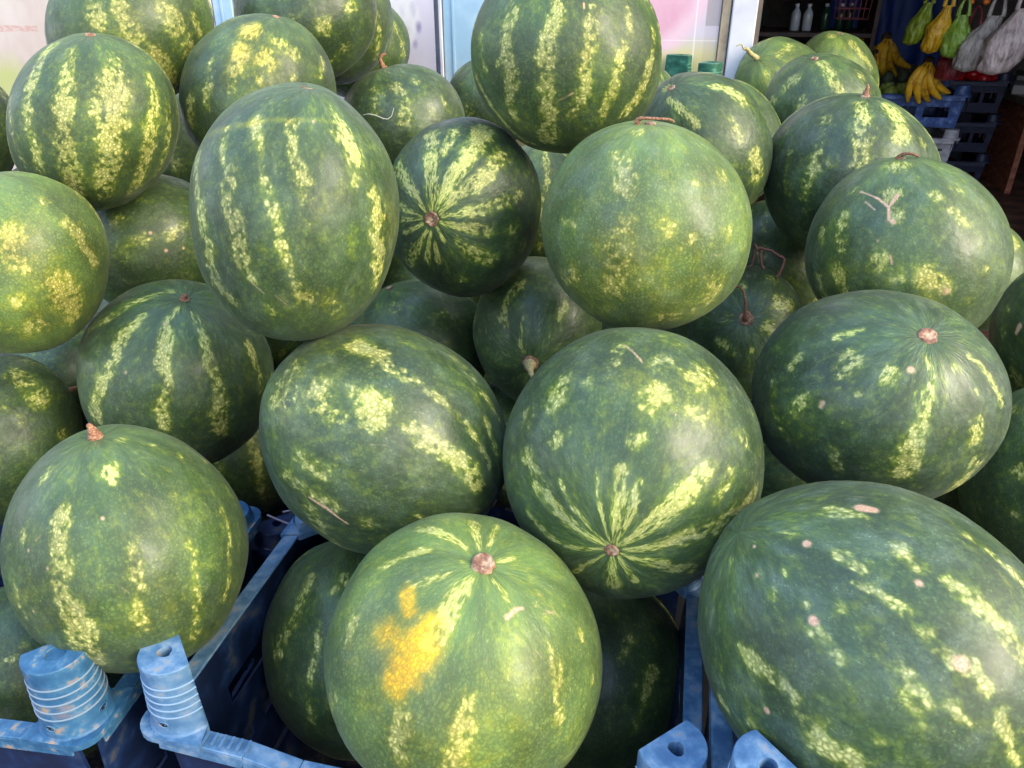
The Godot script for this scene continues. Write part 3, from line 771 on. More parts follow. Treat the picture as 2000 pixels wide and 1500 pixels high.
func melon_arrays(d: Dictionary, sd: int, rings: int, sides: int) -> Array:
	var A := shape_of(d)
	var nz := FastNoiseLite.new()
	nz.seed = sd + 50
	nz.frequency = 0.8
	nz.fractal_octaves = 2
	var lobes := 9 + sd % 4
	var V := PackedVector3Array()
	var N := PackedVector3Array()
	var U := PackedVector2Array()
	var I := PackedInt32Array()
	var at := func(la: float, lo: float) -> Vector3:
		var cl := cos(la)
		var u := Vector3(sin(lo) * cl, sin(la), cos(lo) * cl)
		var rr := 1.0 + 0.030 * nz.get_noise_3d(u.x, u.y, u.z) + 0.0035 * cos(lo * lobes + sd) * cl
		var top := (PI / 2 - la) / 0.14
		var low := (PI / 2 + la) / 0.10
		rr -= 0.022 * exp(-top * top) + 0.016 * exp(-low * low)
		return A * (u * rr)
	for i in rings + 1:
		var la := PI / 2 - PI * i / rings
		if i == 0: la -= 0.001
		if i == rings: la += 0.001
		for k in sides + 1:
			var lo := TAU * k / sides - PI
			var p: Vector3 = at.call(la, lo)
			var e := 0.004
			var tl: Vector3 = at.call(la, lo + e / maxf(0.02, cos(la))) - p
			var tv: Vector3 = at.call(la - e, lo) - p
			V.append(p)
			N.append(tv.cross(tl).normalized())
			U.append(Vector2(float(k) / sides, float(i) / rings))
	for i in rings:
		for k in sides:
			var a := i * (sides + 1) + k
			var b := a + sides + 1
			I.append_array([a, a + 1, b + 1, a, b + 1, b])
	var arr := []
	arr.resize(Mesh.ARRAY_MAX)
	arr[Mesh.ARRAY_VERTEX] = V
	arr[Mesh.ARRAY_NORMAL] = N
	arr[Mesh.ARRAY_TEX_UV] = U
	arr[Mesh.ARRAY_INDEX] = I
	return arr

func build_melons() -> void:
	rows.resize(TH)
	var g := WorkerThreadPool.add_group_task(field_row, TH, -1, true)
	WorkerThreadPool.wait_for_group_task_completion(g)
	for y in TH:
		cell_rand.append_array(rows[y][0])
		cell_edge.append_array(rows[y][1])
		wobble.append_array(rows[y][2])
		ragged.append_array(rows[y][3])
		broad.append_array(rows[y][4])
		grain.append_array(rows[y][5])
	rows.clear()
	for key in MELONS:
		var d: Dictionary = MELONS[key]
		jobs.append({"key": key, "d": d, "step": 1 if d.px > 84 else 2, "tone": TONE.get(key, [0.65, 0.5, 0.7])})
	var first := jobs.size()
	for e in DEEP:
		var n := jobs.size() - first
		var q := Quaternion(Vector3(sin(n * 2.1), cos(n * 1.3), sin(n * 0.7 + 1.0)).normalized(), n * 1.9)
		jobs.append({"key": "deep", "d": {"p": [e[0], e[1], e[2]], "q": [q.x, q.y, q.z, q.w], "a": [e[3] * 0.97, e[3] * 1.03, e[3], 0.0, 0.0, 0.0], "v": [0, 0, 1], "px": 20}, "step": 4, "tone": [0.65, 0.5, 0.7], "like": first + n % 2})
	g = WorkerThreadPool.add_group_task(paint, jobs.size(), -1, true)
	WorkerThreadPool.wait_for_group_task_completion(g)
	# one shared fine relief and one shared gloss map
	var hn := NoiseTexture2D.new()
	hn.width = 1024
	hn.height = 512
	hn.seamless = true
	hn.generate_mipmaps = false
	var fn := FastNoiseLite.new()
	fn.seed = 5
	fn.frequency = 0.05
	fn.fractal_octaves = 3
	hn.noise = fn
	var gl := NoiseTexture2D.new()
	gl.width = 512
	gl.height = 256
	gl.seamless = true
	gl.generate_mipmaps = false
	var gn := FastNoiseLite.new()
	gn.seed = 8
	gn.frequency = 0.03
	gn.fractal_octaves = 5
	gl.noise = gn
	var gg := Gradient.new()
	gg.set_color(0, Color(0.26, 0.26, 0.26))
	gg.set_color(1, Color(0.66, 0.66, 0.66))
	gl.color_ramp = gg
	for j in jobs:
		var d: Dictionary = j.d
		var about: Array = ABOUT.get(j.key, ["dark shaded watermelon deep in a gap of the heap", "none"])
		var root := thing("watermelon", about[0], "watermelon", Vector3(d.p[0], d.p[1], d.p[2]), 0.0, "watermelons heaped on the stall" if j.key != "deep" else "watermelons deep in the gaps of the heap")
		root.quaternion = Quaternion(d.q[0], d.q[1], d.q[2], d.q[3])
		var m := StandardMaterial3D.new()
		m.resource_name = "rind"
		m.albedo_texture = ImageTexture.create_from_image(j.image) if not j.has("like") or jobs[j.like] == j else jobs[j.like].skin
		j.skin = m.albedo_texture
		m.roughness = 1.0
		m.roughness_texture = gl
		m.metallic_specular = 0.5
		m.rim_enabled = true
		m.rim = 0.08
		m.rim_tint = 0.2
		m.heightmap_enabled = true
		m.heightmap_texture = hn
		m.heightmap_scale = 0.05
		var mesh := ArrayMesh.new()
		mesh.add_surface_from_arrays(Mesh.PRIMITIVE_TRIANGLES, j.mesh)
		put("rind", mesh, m, root)
		stem_end(root, d, about[1], j.key)

const STEMS := {
	"stub": [[0, -0.004, 0, 0.011], [-0.001, 0.004, 0, 0.009], [-0.002, 0.012, 0.001, 0.0055], [-0.004, 0.019, 0.001, 0.0028]],
	"stump": [[0, -0.004, 0, 0.009], [0.0, 0.004, 0.001, 0.006], [0.001, 0.009, 0.002, 0.0035]],
	"nub": [[0, -0.005, 0, 0.008], [0.0, 0.006, 0.0, 0.0055], [0.001, 0.014, 0.001, 0.0035], [-0.001, 0.019, 0.0, 0.002]],
	"curved": [[-0.004, -0.005, 0, 0.006], [-0.002, 0.004, 0.0, 0.0038], [0.006, 0.008, 0.003, 0.003], [0.016, 0.007, 0.006, 0.0026], [0.024, 0.002, 0.008, 0.0016]],
	"lying": [[-0.016, -0.005, 0.006, 0.006], [-0.015, 0.006, 0.008, 0.0042], [-0.010, 0.009, 0.011, 0.0026], [0.008, 0.009, 0.013, 0.0022], [0.024, 0.008, 0.012, 0.0022], [0.030, 0.005, 0.012, 0.0016]],
	"hook": [[0, -0.005, 0, 0.009], [-0.001, 0.008, 0.0, 0.006], [-0.001, 0.018, 0.001, 0.0045], [0.005, 0.024, 0.001, 0.004], [0.015, 0.025, 0.001, 0.0028]],
	"reach": [[0, -0.006, 0, 0.010], [-0.002, 0.010, 0.002, 0.0075], [-0.006, 0.030, 0.004, 0.0065], [-0.006, 0.046, 0.006, 0.006], [-0.012, 0.052, 0.006, 0.003], [-0.010, 0.066, 0.004, 0.002], [-0.022, 0.072, 0.004, 0.0015]],
	"knob": [[0, -0.006, 0, 0.012], [0.0, 0.004, 0.0, 0.012], [-0.001, 0.012, -0.001, 0.009], [-0.003, 0.018, -0.004, 0.006], [-0.006, 0.026, -0.006, 0.005], [-0.010, 0.032, -0.008, 0.003]],
	"tendril": [[0, -0.006, 0, 0.010], [0.0, 0.006, -0.001, 0.006], [0.001, 0.014, -0.012, 0.0036], [0.002, 0.020, -0.028, 0.003], [-0.001, 0.024, -0.046, 0.003], [-0.006, 0.026, -0.054, 0.0028], [-0.011, 0.028, -0.054, 0.0024]],
	"dry": [[0.03, 0.06, 0.10, 0.003], [0.034, 0.03, 0.12, 0.004], [0.044, 0.01, 0.125, 0.0045], [0.043, -0.01, 0.13, 0.004], [0.038, -0.025, 0.131, 0.002]],
}

func stem_end(root: Node3D, d: Dictionary, kind: String, key: String) -> void:
	var A := shape_of(d)
	var top := A * Vector3(0, 0.978, 0)
	var low := A * Vector3(0, -0.984, 0)
	var tan_mat := mottled("dry_stem", [[0.25, rgb8(78, 50, 36)], [0.5, rgb8(122, 84, 60)], [0.75, rgb8(164, 128, 94)]], 0.02, 30.0, 0.85, 0.0, 4)
	var pink := mottled("pink_stem", [[0.3, rgb8(104, 66, 48)], [0.55, rgb8(150, 106, 80)], [0.8, rgb8(186, 150, 116)]], 0.02, 30.0, 0.8, 0.0, 6)
	var pale := mottled("pale_stem", [[0.3, rgb8(146, 132, 84)], [0.6, rgb8(188, 176, 122)], [0.8, rgb8(210, 196, 156)]], 0.02, 30.0, 0.8, 0.0, 9)
	var scar_mat := mottled("stem_scar", [[0.28, rgb8(104, 72, 58)], [0.5, rgb8(140, 104, 84)], [0.72, rgb8(186, 160, 132)]], 0.012, 12.0, 0.9, 0.0, 12)
	# blossom end: a small corky button in a dimple
	var st := st_new()
	var rb := 0.011 if key == "C16" else (0.0075 if key == "C5" else 0.006)
	button(st, low, -1.0, rb, 3)
	obj("blossom_scar", st, scar_mat, root)
	st = st_new()
	var rs := 0.0108 if kind == "scar" else 0.007
	if kind in ["knob", "tendril"]: rs = 0.013
	button(st, top, 1.0, rs, 9)
	obj("stem_scar", st, scar_mat, root)
	if STEMS.has(kind):
		var pts := []
		var radii := []
		var path: Array = STEMS[kind]
		# finer steps along the bends
		for i in path.size() - 1:
			for s in 4:
				var t := s / 4.0
				var p0: Array = path[maxi(i - 1, 0)]
				var p1: Array = path[i]
				var p2: Array = path[i + 1]
				var p3: Array = path[mini(i + 2, path.size() - 1)]
				var q := Vector3(p1[0], p1[1], p1[2]).cubic_interpolate(Vector3(p2[0], p2[1], p2[2]), Vector3(p0[0], p0[1], p0[2]), Vector3(p3[0], p3[1], p3[2]), t)
				pts.append(top + q)
				radii.append(lerpf(p1[3], p2[3], t) * 0.82 * (1.0 + 0.12 * sin(i * 7.0 + s * 2.6)))
		var e: Array = path[path.size() - 1]
		pts.append(top + Vector3(e[0], e[1], e[2]))
		radii.append(e[3] * 0.7)
		st = st_new()
		tube(st, pts, radii, 9)
		obj("stem", st, pale if kind in ["reach", "knob"] else (pink if kind in ["lying", "hook", "stub", "nub"] else tan_mat), root)

func button(st: SurfaceTool, at: Vector3, up: float, r: float, sd: int) -> void:
	var rg := RandomNumberGenerator.new()
	rg.seed = sd
	var sides := 18
	var prof := [[0.0, 0.0012], [0.35, 0.0004], [0.6, 0.0016], [0.85, 0.0024], [1.0, 0.0016], [1.12, -0.003]]
	var jit := []
	for k in sides: jit.append(rg.randf_range(0.9, 1.1))
	st.set_smooth_group(1)
	for i in prof.size() - 1:
		for k in sides:
			var q := []
			for e in [[i, k], [i, (k + 1) % sides], [i + 1, (k + 1) % sides], [i + 1, k]]:
				var a: float = TAU * e[1] / sides
				var rr: float = prof[e[0]][0] * r * jit[e[1]]
				q.append(at + Vector3(cos(a) * rr, up * (prof[e[0]][1] * r / 0.012 + 0.0008), sin(a) * rr))
			var out := Vector3(0, up, 0)
			if i > 0: tri(st, q[0], q[1], q[2], out)
			tri(st, q[0], q[2], q[3], out)
	st.set_smooth_group(-1)

# ---------------------------------------------------------------- setting
func painted(w: int, h: int, f: Callable) -> ImageTexture:
	var im := Image.create_empty(w, h, false, Image.FORMAT_RGB8)
	for y in h:
		for x in w:
			var c: Color = f.call((x + 0.5) / w, (y + 0.5) / h)
			im.set_pixel(x, y, c * Color(0.95, 0.95, 0.95))
	return ImageTexture.create_from_image(im)

func print_sheet(called: String, tex: Texture2D, x0: float, x1: float, y0: float, y1: float, parent: Node) -> void:
	var arr := []
	arr.resize(Mesh.ARRAY_MAX)
	arr[Mesh.ARRAY_VERTEX] = PackedVector3Array([Vector3(x0, y1, 0), Vector3(x1, y1, 0), Vector3(x1, y0, 0), Vector3(x0, y0, 0)])
	arr[Mesh.ARRAY_NORMAL] = PackedVector3Array([Vector3.BACK, Vector3.BACK, Vector3.BACK, Vector3.BACK])
	arr[Mesh.ARRAY_TEX_UV] = PackedVector2Array([Vector2(0, 0), Vector2(1, 0), Vector2(1, 1), Vector2(0, 1)])
	arr[Mesh.ARRAY_INDEX] = PackedInt32Array([0, 1, 2, 0, 2, 3])
	var mesh := ArrayMesh.new()
	mesh.add_surface_from_arrays(Mesh.PRIMITIVE_TRIANGLES, arr)
	var m := StandardMaterial3D.new()
	m.resource_name = called
	m.albedo_texture = tex
	m.roughness = 0.35
	put(called, mesh, m, parent)

func build_setting() -> void:
	var st := st_new()
	quad(st, Vector3(-60, GROUND, 60), Vector3(60, GROUND, 60), Vector3(60, GROUND, -60), Vector3(-60, GROUND, -60), Vector3.UP)
	struct("ground", st, mottled("paving", [[0.3, rgb8(58, 54, 50)], [0.6, rgb8(72, 67, 62)]], 0.01, 0.4, 0.9, 0.0, 2))
	st = st_new()
	box(st, Vector3(0.16, GROUND, -7.4), Vector3(3.4, GROUND + 0.01, -2.42))
	struct("shop_floor", st, mottled("shop_floor", [[0.3, rgb8(70, 44, 34)], [0.6, rgb8(104, 70, 54)], [0.8, rgb8(120, 88, 70)]], 0.012, 0.8, 0.6, 0.0, 3))
	# the kiosk with its printed panels
	var w := thing("kiosk", "white kiosk wall with light blue frames and faded fruit prints", "wall", Vector3(0, 0, WALL_Z))
	var white := mottled("white_panel", [[0.3, rgb8(192, 191, 200)], [0.55, rgb8(206, 205, 212)], [0.8, rgb8(216, 215, 220)]], 0.01, 0.7, 0.4, 0.0, 14)
	var blue := mottled("blue_frame", [[0.3, rgb8(152, 186, 210)], [0.6, rgb8(168, 198, 218)], [0.8, rgb8(182, 206, 222)]], 0.012, 0.9, 0.35, 0.0, 15)
	st = st_new()
	box(st, Vector3(-7, GROUND, -4.0), Vector3(0.135, 3.3, -0.03))
	obj("wall_panel", st, white, w)
	for f in [[-0.71, -0.585], [-1.425, -1.36], [-2.75, -2.68]]:
		st = st_new()
		box(st, Vector3(f[0], GROUND, -0.029), Vector3(f[1], 3.3, 0.0), Transform3D(), 0.003)
		box(st, Vector3(f[0] + 0.028, GROUND, 0.001), Vector3(f[0] + 0.034, 3.3, 0.004))
		obj("frame", st, blue, w)
		st = st_new()
		box(st, Vector3(f[0] - 0.012, GROUND, -0.028), Vector3(f[0] - 0.002, 3.3, 0.004), Transform3D(), 0.002)
		obj("trim", st, white, w)
	st = st_new()
	box(st, Vector3(0.078, GROUND, -0.029), Vector3(0.141, 3.3, 0.02), Transform3D(), 0.003)
	obj("corner_post", st, white, w)
	st = st_new()
	box(st, Vector3(0.052, GROUND, -0.028), Vector3(0.075, 3.3, 0.006), Transform3D(), 0.002)
	obj("trim", st, mottled("tan_trim", [[0.3, rgb8(150, 130, 108)], [0.7, rgb8(186, 164, 132)]], 0.02, 1.0, 0.6, 0.0, 16), w)
	var nz := FastNoiseLite.new()
	nz.seed = 31
	nz.frequency = 3.0
	var blob := func(u: float, v: float, cx: float, cy: float, r: float, soft: float) -> float:
		return clampf((r - Vector2(u - cx, v - cy).length() + nz.get_noise_2d(u * 2.0, v * 2.0) * 0.02) / soft + 0.5, 0.0, 1.0)
	# pink print with a pale ring, a beige corner and thin joints
	print_sheet("pink_print", painted(320, 512, func(u: float, v: float) -> Color:
		var c := rgb8(232, 188, 202).lerp(rgb8(224, 168, 188), clampf(0.5 + 0.9 * nz.get_noise_2d(u * 2.0, v * 2.0), 0.0, 1.0))
		var out := rgb8(214, 204, 214).lerp(rgb8(216, 204, 150), clampf((v - 0.64) / 0.05, 0.0, 1.0))
		var dd := Vector2((u - 0.62) * 0.61, (v - 0.50) * 1.0).length() + nz.get_noise_2d(u * 3.0, v * 3.0) * 0.01
		c = c.lerp(rgb8(236, 200, 212), clampf((dd - 0.155) / 0.03, 0.0, 1.0))
		c = c.lerp(out, clampf((dd - 0.195) / 0.03, 0.0, 1.0))
		if u > 0.94: c = c.lerp(rgb8(150, 140, 140), 0.6 if v < 0.62 else 0.15)
		if absf(v - 0.655) < 0.0012 or absf(u - 0.90) < 0.0018: c = c.lerp(rgb8(244, 236, 236), 0.7)
		return c), -0.56, 0.05, 0.75, 1.75, w)
	# white print with pale grapes
	print_sheet("grape_print", painted(256, 384, func(u: float, v: float) -> Color:
		var c := rgb8(216, 210, 224).lerp(rgb8(200, 196, 212), 0.5 + 0.8 * nz.get_noise_2d(u + 4.0, v))
		for k in 14:
			var cx := 0.72 + 0.05 * (k % 4) + 0.025 * ((k / 4) % 2)
			var cy := 0.56 + 0.045 * (k / 4)
			var b: float = blob.call(u, v, cx, cy, 0.034, 0.018)
			c = c.lerp(rgb8(228, 226, 226), b * 0.7)
			b = blob.call(u, v, cx + 0.028, cy + 0.026, 0.011, 0.016)
			c = c.lerp(rgb8(134, 124, 166), b * 0.75)
		return c), -1.34, -0.735, 0.75, 1.75, w)
	# beige and green print with white round shapes
	print_sheet("fruit_print", painted(320, 320, func(u: float, v: float) -> Color:
		var c := rgb8(226, 214, 204).lerp(rgb8(208, 188, 176), clampf(0.5 + nz.get_noise_2d(u * 1.5 + 9.0, v) * 1.2, 0.0, 1.0))
		var g: float = blob.call(u, v, 0.36, 0.76, 0.11, 0.05)
		c = c.lerp(rgb8(196, 200, 132), g)
		for e in [[0.50, 0.72, 0.055], [0.56, 0.66, 0.05], [0.60, 0.75, 0.06], [0.46, 0.82, 0.06], [0.66, 0.70, 0.05]]:
			c = c.lerp(rgb8(236, 226, 230), blob.call(u, v, e[0], e[1], e[2], 0.02))
		if v > 0.56 and v < 0.575 and u > 0.3 and u < 0.5: c = c.lerp(rgb8(200, 110, 100), 0.4 * clampf(0.5 + 2.0 * nz.get_noise_2d(u * 12.0, v * 60.0), 0.0, 1.0))
		return c), -2.66, -1.45, 0.6, 1.75, w)
	# the shop: a deep dim room open to the front
	var dark := mottled("shop_wall", [[0.3, rgb8(92, 86, 82)], [0.7, rgb8(116, 108, 102)]], 0.01, 0.6, 0.8, 0.0, 17)
	var room := thing("shop_room", "dark shop interior beside the kiosk", "shop", Vector3.ZERO)
	st = st_new()
	box(st, Vector3(0.0, GROUND, -7.6), Vector3(3.6, 2.6, -7.4))
	obj("back_wall", st, dark, room)
	st = st_new()
	box(st, Vector3(3.4, GROUND, -7.39), Vector3(3.6, 2.6, -2.3))
	obj("side_wall", st, dark, room)
	st = st_new()
	box(st, Vector3(0.137, GROUND, -7.39), Vector3(0.16, 2.59, -2.40))
	obj("side_wall", st, dark, room)
	st = st_new()
	box(st, Vector3(0.0, 2.61, -7.6), Vector3(3.6, 2.7, -2.3))
	obj("ceiling", st, dark, room)
	st = st_new()
	box(st, Vector3(0.145, 2.05, -2.40), Vector3(3.39, 3.3, -2.30))
	obj("lintel", st, white, room)
	st = st_new()
	box(st, Vector3(2.1, GROUND, -2.40), Vector3(3.39, 2.049, -2.30))
	obj("added_front_wall", st, white, room)  # unseen wall added to narrow the opening and dim the shop


# ---------------------------------------------------------------- crates
func post_outline(r: float, flat_dir: float, cut: float, n: int) -> Array:
	# a round post cut flat on one side
	var half := acos(cut / r)
	var pts := []
	for i in n:
		var a := flat_dir + half + (TAU - 2.0 * half) * i / (n - 1)
		pts.append(Vector2(cos(a), sin(a)) * r)
	var last: Vector2 = pts[n - 1]
	for i in 8:
		pts.append(last.lerp(pts[0], (i + 1) / 9.0))
	return pts

func corner_post(parent: Node, at: Vector3, flat_dir: float, h0: float, h1: float, m: Material, hole: bool, dark: Material) -> void:
	var n := 36
	var hs := [[h0 - 0.01, 1.18], [h0, 1.17], [h0 + 0.003, 1.12], [h0 + 0.010, 1.09]]
	var steps := 5
	var ridges := []
	for k in steps:
		var y := h0 + (h1 - h0) * (0.30 + 0.11 * k)
		var s := 1.07 - 0.016 * k
		hs.append([y, s])
		ridges.append([y, s])
	hs.append_array([[h1 - 0.0016, 0.995], [h1, 0.97]])
	var st := st_new()
	var rings := []
	for e in hs:
		var ring := []
		for p in post_outline(0.0340, flat_dir, 0.013, n - 8):
			ring.append(at + Vector3(p.x * e[1], e[0], p.y * e[1]))
		rings.append(ring)
	for i in rings.size() - 1:
		st.set_smooth_group(i + 1)
		for k in n:
			var k2 := (k + 1) % n
			var c: Vector3 = at + Vector3(0, hs[i][0], 0)
			var out: Vector3 = (rings[i][k] + rings[i][k2]) * 0.5 - c
			out.y = 0
			quad(st, rings[i][k], rings[i][k2], rings[i + 1][k2], rings[i + 1][k], out)
	st.set_smooth_group(-1)
	var rim := []
	var low := []
	var hc := at - Vector3(cos(flat_dir), 0, sin(flat_dir)) * 0.006
	var hr := 0.0078 if hole else 0.011
	var last: Array = rings[rings.size() - 1]
	for k in n:
		var d: Vector3 = last[k] - hc
		d.y = 0
		var wob := 1.0 + (0.10 * sin(k * 0.45 + 1.0) if hole else 0.0)
		rim.append(hc + Vector3(0, h1 + 0.0003, 0) + d.normalized() * hr * wob)
		low.append(hc + Vector3(0, h1 - (0.035 if hole else 0.0022), 0) + d.normalized() * hr * wob)
	for k in n:
		var k2 := (k + 1) % n
		quad(st, last[k], last[k2], rim[k2], rim[k], Vector3.UP)
		quad(st, rim[k], rim[k2], low[k2], low[k], hc - rim[k])
		tri(st, hc + Vector3(0, low[0].y, 0), low[k], low[k2], Vector3.UP)
	var post := obj("corner_post", st, m, parent)
	if h1 - h0 < 0.06:
		return
	var paler := plain("pale_edge_" + m.resource_name, (m as StandardMaterial3D).albedo_texture.color_ramp.sample(0.72).lightened(0.12), 0.55)  # ridges take a lighter tint of the post colour
	for e in ridges:
		st = st_new()
		var o := post_outline(0.0340, flat_dir, 0.013, n - 8)
		var bandp := [[e[1] - 0.02, -0.0013], [e[1] + 0.028, -0.0005], [e[1] + 0.028, 0.0005], [e[1] - 0.02, 0.0013]]
		for i in 3:
			for k in n - 9:
				var q := []
				for z in [[i, k], [i, k + 1], [i + 1, k + 1], [i + 1, k]]:
					q.append(at + Vector3(o[z[1]].x * bandp[z[0]][0], e[0] + bandp[z[0]][1], o[z[1]].y * bandp[z[0]][0]))
				quad(st, q[0], q[1], q[2], q[3], Vector3(o[k].x, [-0.01, 0.0, 0.01][i], o[k].y))
		obj("ridge", st, paler, post)
	for a in [flat_dir + PI - 0.75, flat_dir + PI + 0.85]:
		st = st_new()
		var dir := Vector3(cos(a), 0, sin(a))
		var c := at + dir * 0.0372 + Vector3(0, h0 + 0.017, 0)
		var side := Vector3(-dir.z, 0, dir.x)
		var pts := []
		for k in 15:
			var b := TAU * k / 14
			pts.append(c + side * cos(b) * 0.0058 + Vector3.UP * sin(b) * 0.0040 - dir * 0.0007 * absf(cos(b)))
		tube(st, pts, [0.0009], 6)
		obj("hole_lip", st, m, post)
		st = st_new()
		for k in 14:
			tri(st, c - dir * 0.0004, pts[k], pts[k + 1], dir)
		obj("drain_hole_shade", st, dark, post)  # black disc on the post, standing in for the shade of a hole

# a stacking crate, its base at the origin: x across, front towards +z
func make_crate(called: String, label: String, W: float, D: float, H: float, post_h: float, mw: Material, mp: Material, holes_in: Array, at: Vector3, turn := 0.0, group := "", plug := 0, all_detail := true) -> Node3D:
	var c := thing(called, label, "crate", at, turn, group)
	var lean := 0.020
	var dark := plain("hole_shade", rgb8(10, 12, 18), 0.9)  # near-black that paints in the shade of the post holes
	for k in 4:
		var L := D if k < 2 else W
		var off := W * 0.5 if k < 2 else D * 0.5
		var ang: float = [PI / 2, -PI / 2, 0.0, PI][k]
		var len := L - 0.05
		var hh: float = H - (0.022 if k == 2 and post_h > 0.05 else 0.0)
		var hs := []
		for o in holes_in:
			hs.append([o[0] * len, o[1] * hh, o[2] * len, o[3] * hh])
		var tilt := Basis(Vector3.RIGHT, atan2(lean, hh))
		var xf := Transform3D(Basis(Vector3.UP, ang), Vector3.ZERO) * Transform3D(tilt, Vector3(-len * 0.5, 0.006, off - 0.012 - lean))
		var st := st_new()
		panel(st, len, hh - 0.01, 0.004, hs, xf)
		# upright stiffening ribs on the outside
		for i in range(1, 6):
			var x: float = len * i / 6.0
			var clash := false
			for o in hs:
				if x > o[0] - 0.004 and x < o[2] + 0.004: clash = true
			if not clash:
				box(st, Vector3(x - 0.0015, 0.004, 0.0042), Vector3(x + 0.0015, hh - 0.02, 0.012), xf)
		var wl := obj("wall", st, mw, c)
		st = st_new()
		var rx := Transform3D(Basis(Vector3.UP, ang), Vector3.ZERO)
		if k == 2 and post_h > 0.05:
			# the front edge dips between the posts
			var xs := [-len * 0.5 - 0.004, -len * 0.5 + 0.10, -len * 0.5 + 0.16, len * 0.5 - 0.16, len * 0.5 - 0.10, len * 0.5 + 0.004]
			var ys := [H, H - 0.006, H - 0.020, H - 0.020, H - 0.006, H]
			for i in 5:
				var d := Vector3(xs[i + 1] - xs[i], ys[i + 1] - ys[i], 0)
				var b := Transform3D(Basis(Vector3.BACK, atan2(d.y, d.x)), Vector3(xs[i], ys[i], off))
				box(st, Vector3(0, -0.004, -0.018), Vector3(d.length(), 0.0, 0.004), rx * b, 0.0012)
				box(st, Vector3(0, -0.022, 0.0), Vector3(d.length(), -0.0045, 0.0035), rx * b, 0.001)
			for i in 6:
				var x: float = -len * 0.5 + 0.052 + 0.010 * i
				box(st, Vector3(x - 0.0012, H + 0.0003 - 0.005 * i / 9.0, off - 0.014), Vector3(x + 0.0012, H + 0.0016 - 0.003 * i / 9.0, off + 0.001), rx)
		else:
			box(st, Vector3(-len * 0.5 - 0.004, H - 0.004, off - 0.018), Vector3(len * 0.5 + 0.004, H, off + 0.004), rx, 0.0014)
			box(st, Vector3(-len * 0.5 - 0.004, H - 0.024, off), Vector3(len * 0.5 + 0.004, H - 0.0045, off + 0.0035), rx, 0.001)
		obj("rim", st, mp, wl)
	var fl := st_new()
	var gaps := []
	for i in 7:
		for j in 4:
			gaps.append([W * (0.09 + 0.12 * i), D * (0.14 + 0.2 * j), W * (0.09 + 0.12 * i) + 0.03, D * (0.14 + 0.2 * j) + 0.012])
	panel(fl, W - 0.07, D - 0.07, 0.005, gaps if all_detail else [], Transform3D(Basis(Vector3.RIGHT, PI / 2), Vector3(-W * 0.5 + 0.035, 0.008, -D * 0.5 + 0.035)))
	obj("floor", fl, mottled("muddy_floor", [[0.3, rgb8(20, 32, 58)], [0.5, rgb8(44, 48, 60)], [0.7, rgb8(92, 78, 70)]], 0.012, 3.0, 0.75, 0.0, 23), c)
	var k := 0
	for s in [[-1, 1], [1, 1], [-1, -1], [1, -1]]:
		var p := Vector3(s[0] * (W * 0.5 - 0.035), 0, s[1] * (D * 0.5 - 0.035))
		# the flange plate round the foot of the post, with its little bars
		var st := st_new()
		var plate := []
		var cr := Vector3(s[0] * (W * 0.5 + 0.008), H, s[1] * (D * 0.5 + 0.008))
		var r := 0.026
		for q in 7:
			var a := PI * 0.5 * q / 6.0
			plate.append(cr - Vector3(s[0] * r, 0, s[1] * r) + Vector3(s[0] * cos(a) * r, 0, s[1] * sin(a) * r))
		plate.append(cr + Vector3(-s[0] * 0.085, 0, 0))
		plate.append(cr + Vector3(-s[0] * 0.078, 0, -s[1] * 0.030))
		plate.append(cr + Vector3(-s[0] * 0.030, 0, -s[1] * 0.078))
		plate.append(cr + Vector3(0, 0, -s[1] * 0.085))
		var mid := cr - Vector3(s[0], 0, s[1]) * 0.032
		for q in plate.size():
			var a: Vector3 = plate[q]
			var b: Vector3 = plate[(q + 1) % plate.size()]
			var up := Vector3(0, 0.0022, 0)
			var dn := Vector3(0, -0.006, 0)
			tri(st, mid + up, a + up, b + up, Vector3.UP)
			tri(st, mid + dn, a + dn, b + dn, Vector3.DOWN)
			quad(st, a + up, b + up, b + dn, a + dn, (a + b) * 0.5 - mid)
		if all_detail:
			for q in 3:
				var f := Transform3D(Basis(Vector3.UP, 0.35), cr + Vector3(-s[0] * (0.026 + 0.011 * q), 0.0022, -s[1] * 0.012))
				box(st, Vector3(-0.0011, 0, -0.0095), Vector3(0.0011, 0.0014, 0.0085), f, 0.0005)
		obj("corner_plate", st, mp, c)
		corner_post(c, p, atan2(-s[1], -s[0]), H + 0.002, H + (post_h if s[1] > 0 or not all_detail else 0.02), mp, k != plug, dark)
		k += 1
	return c

const SIDE_HOLES := [[0.30, 0.66, 0.72, 0.76], [0.08, 0.42, 0.26, 0.47], [0.34, 0.42, 0.58, 0.47], [0.66, 0.42, 0.92, 0.47], [0.14, 0.18, 0.34, 0.22], [0.42, 0.18, 0.62, 0.22], [0.70, 0.18, 0.90, 0.22]]

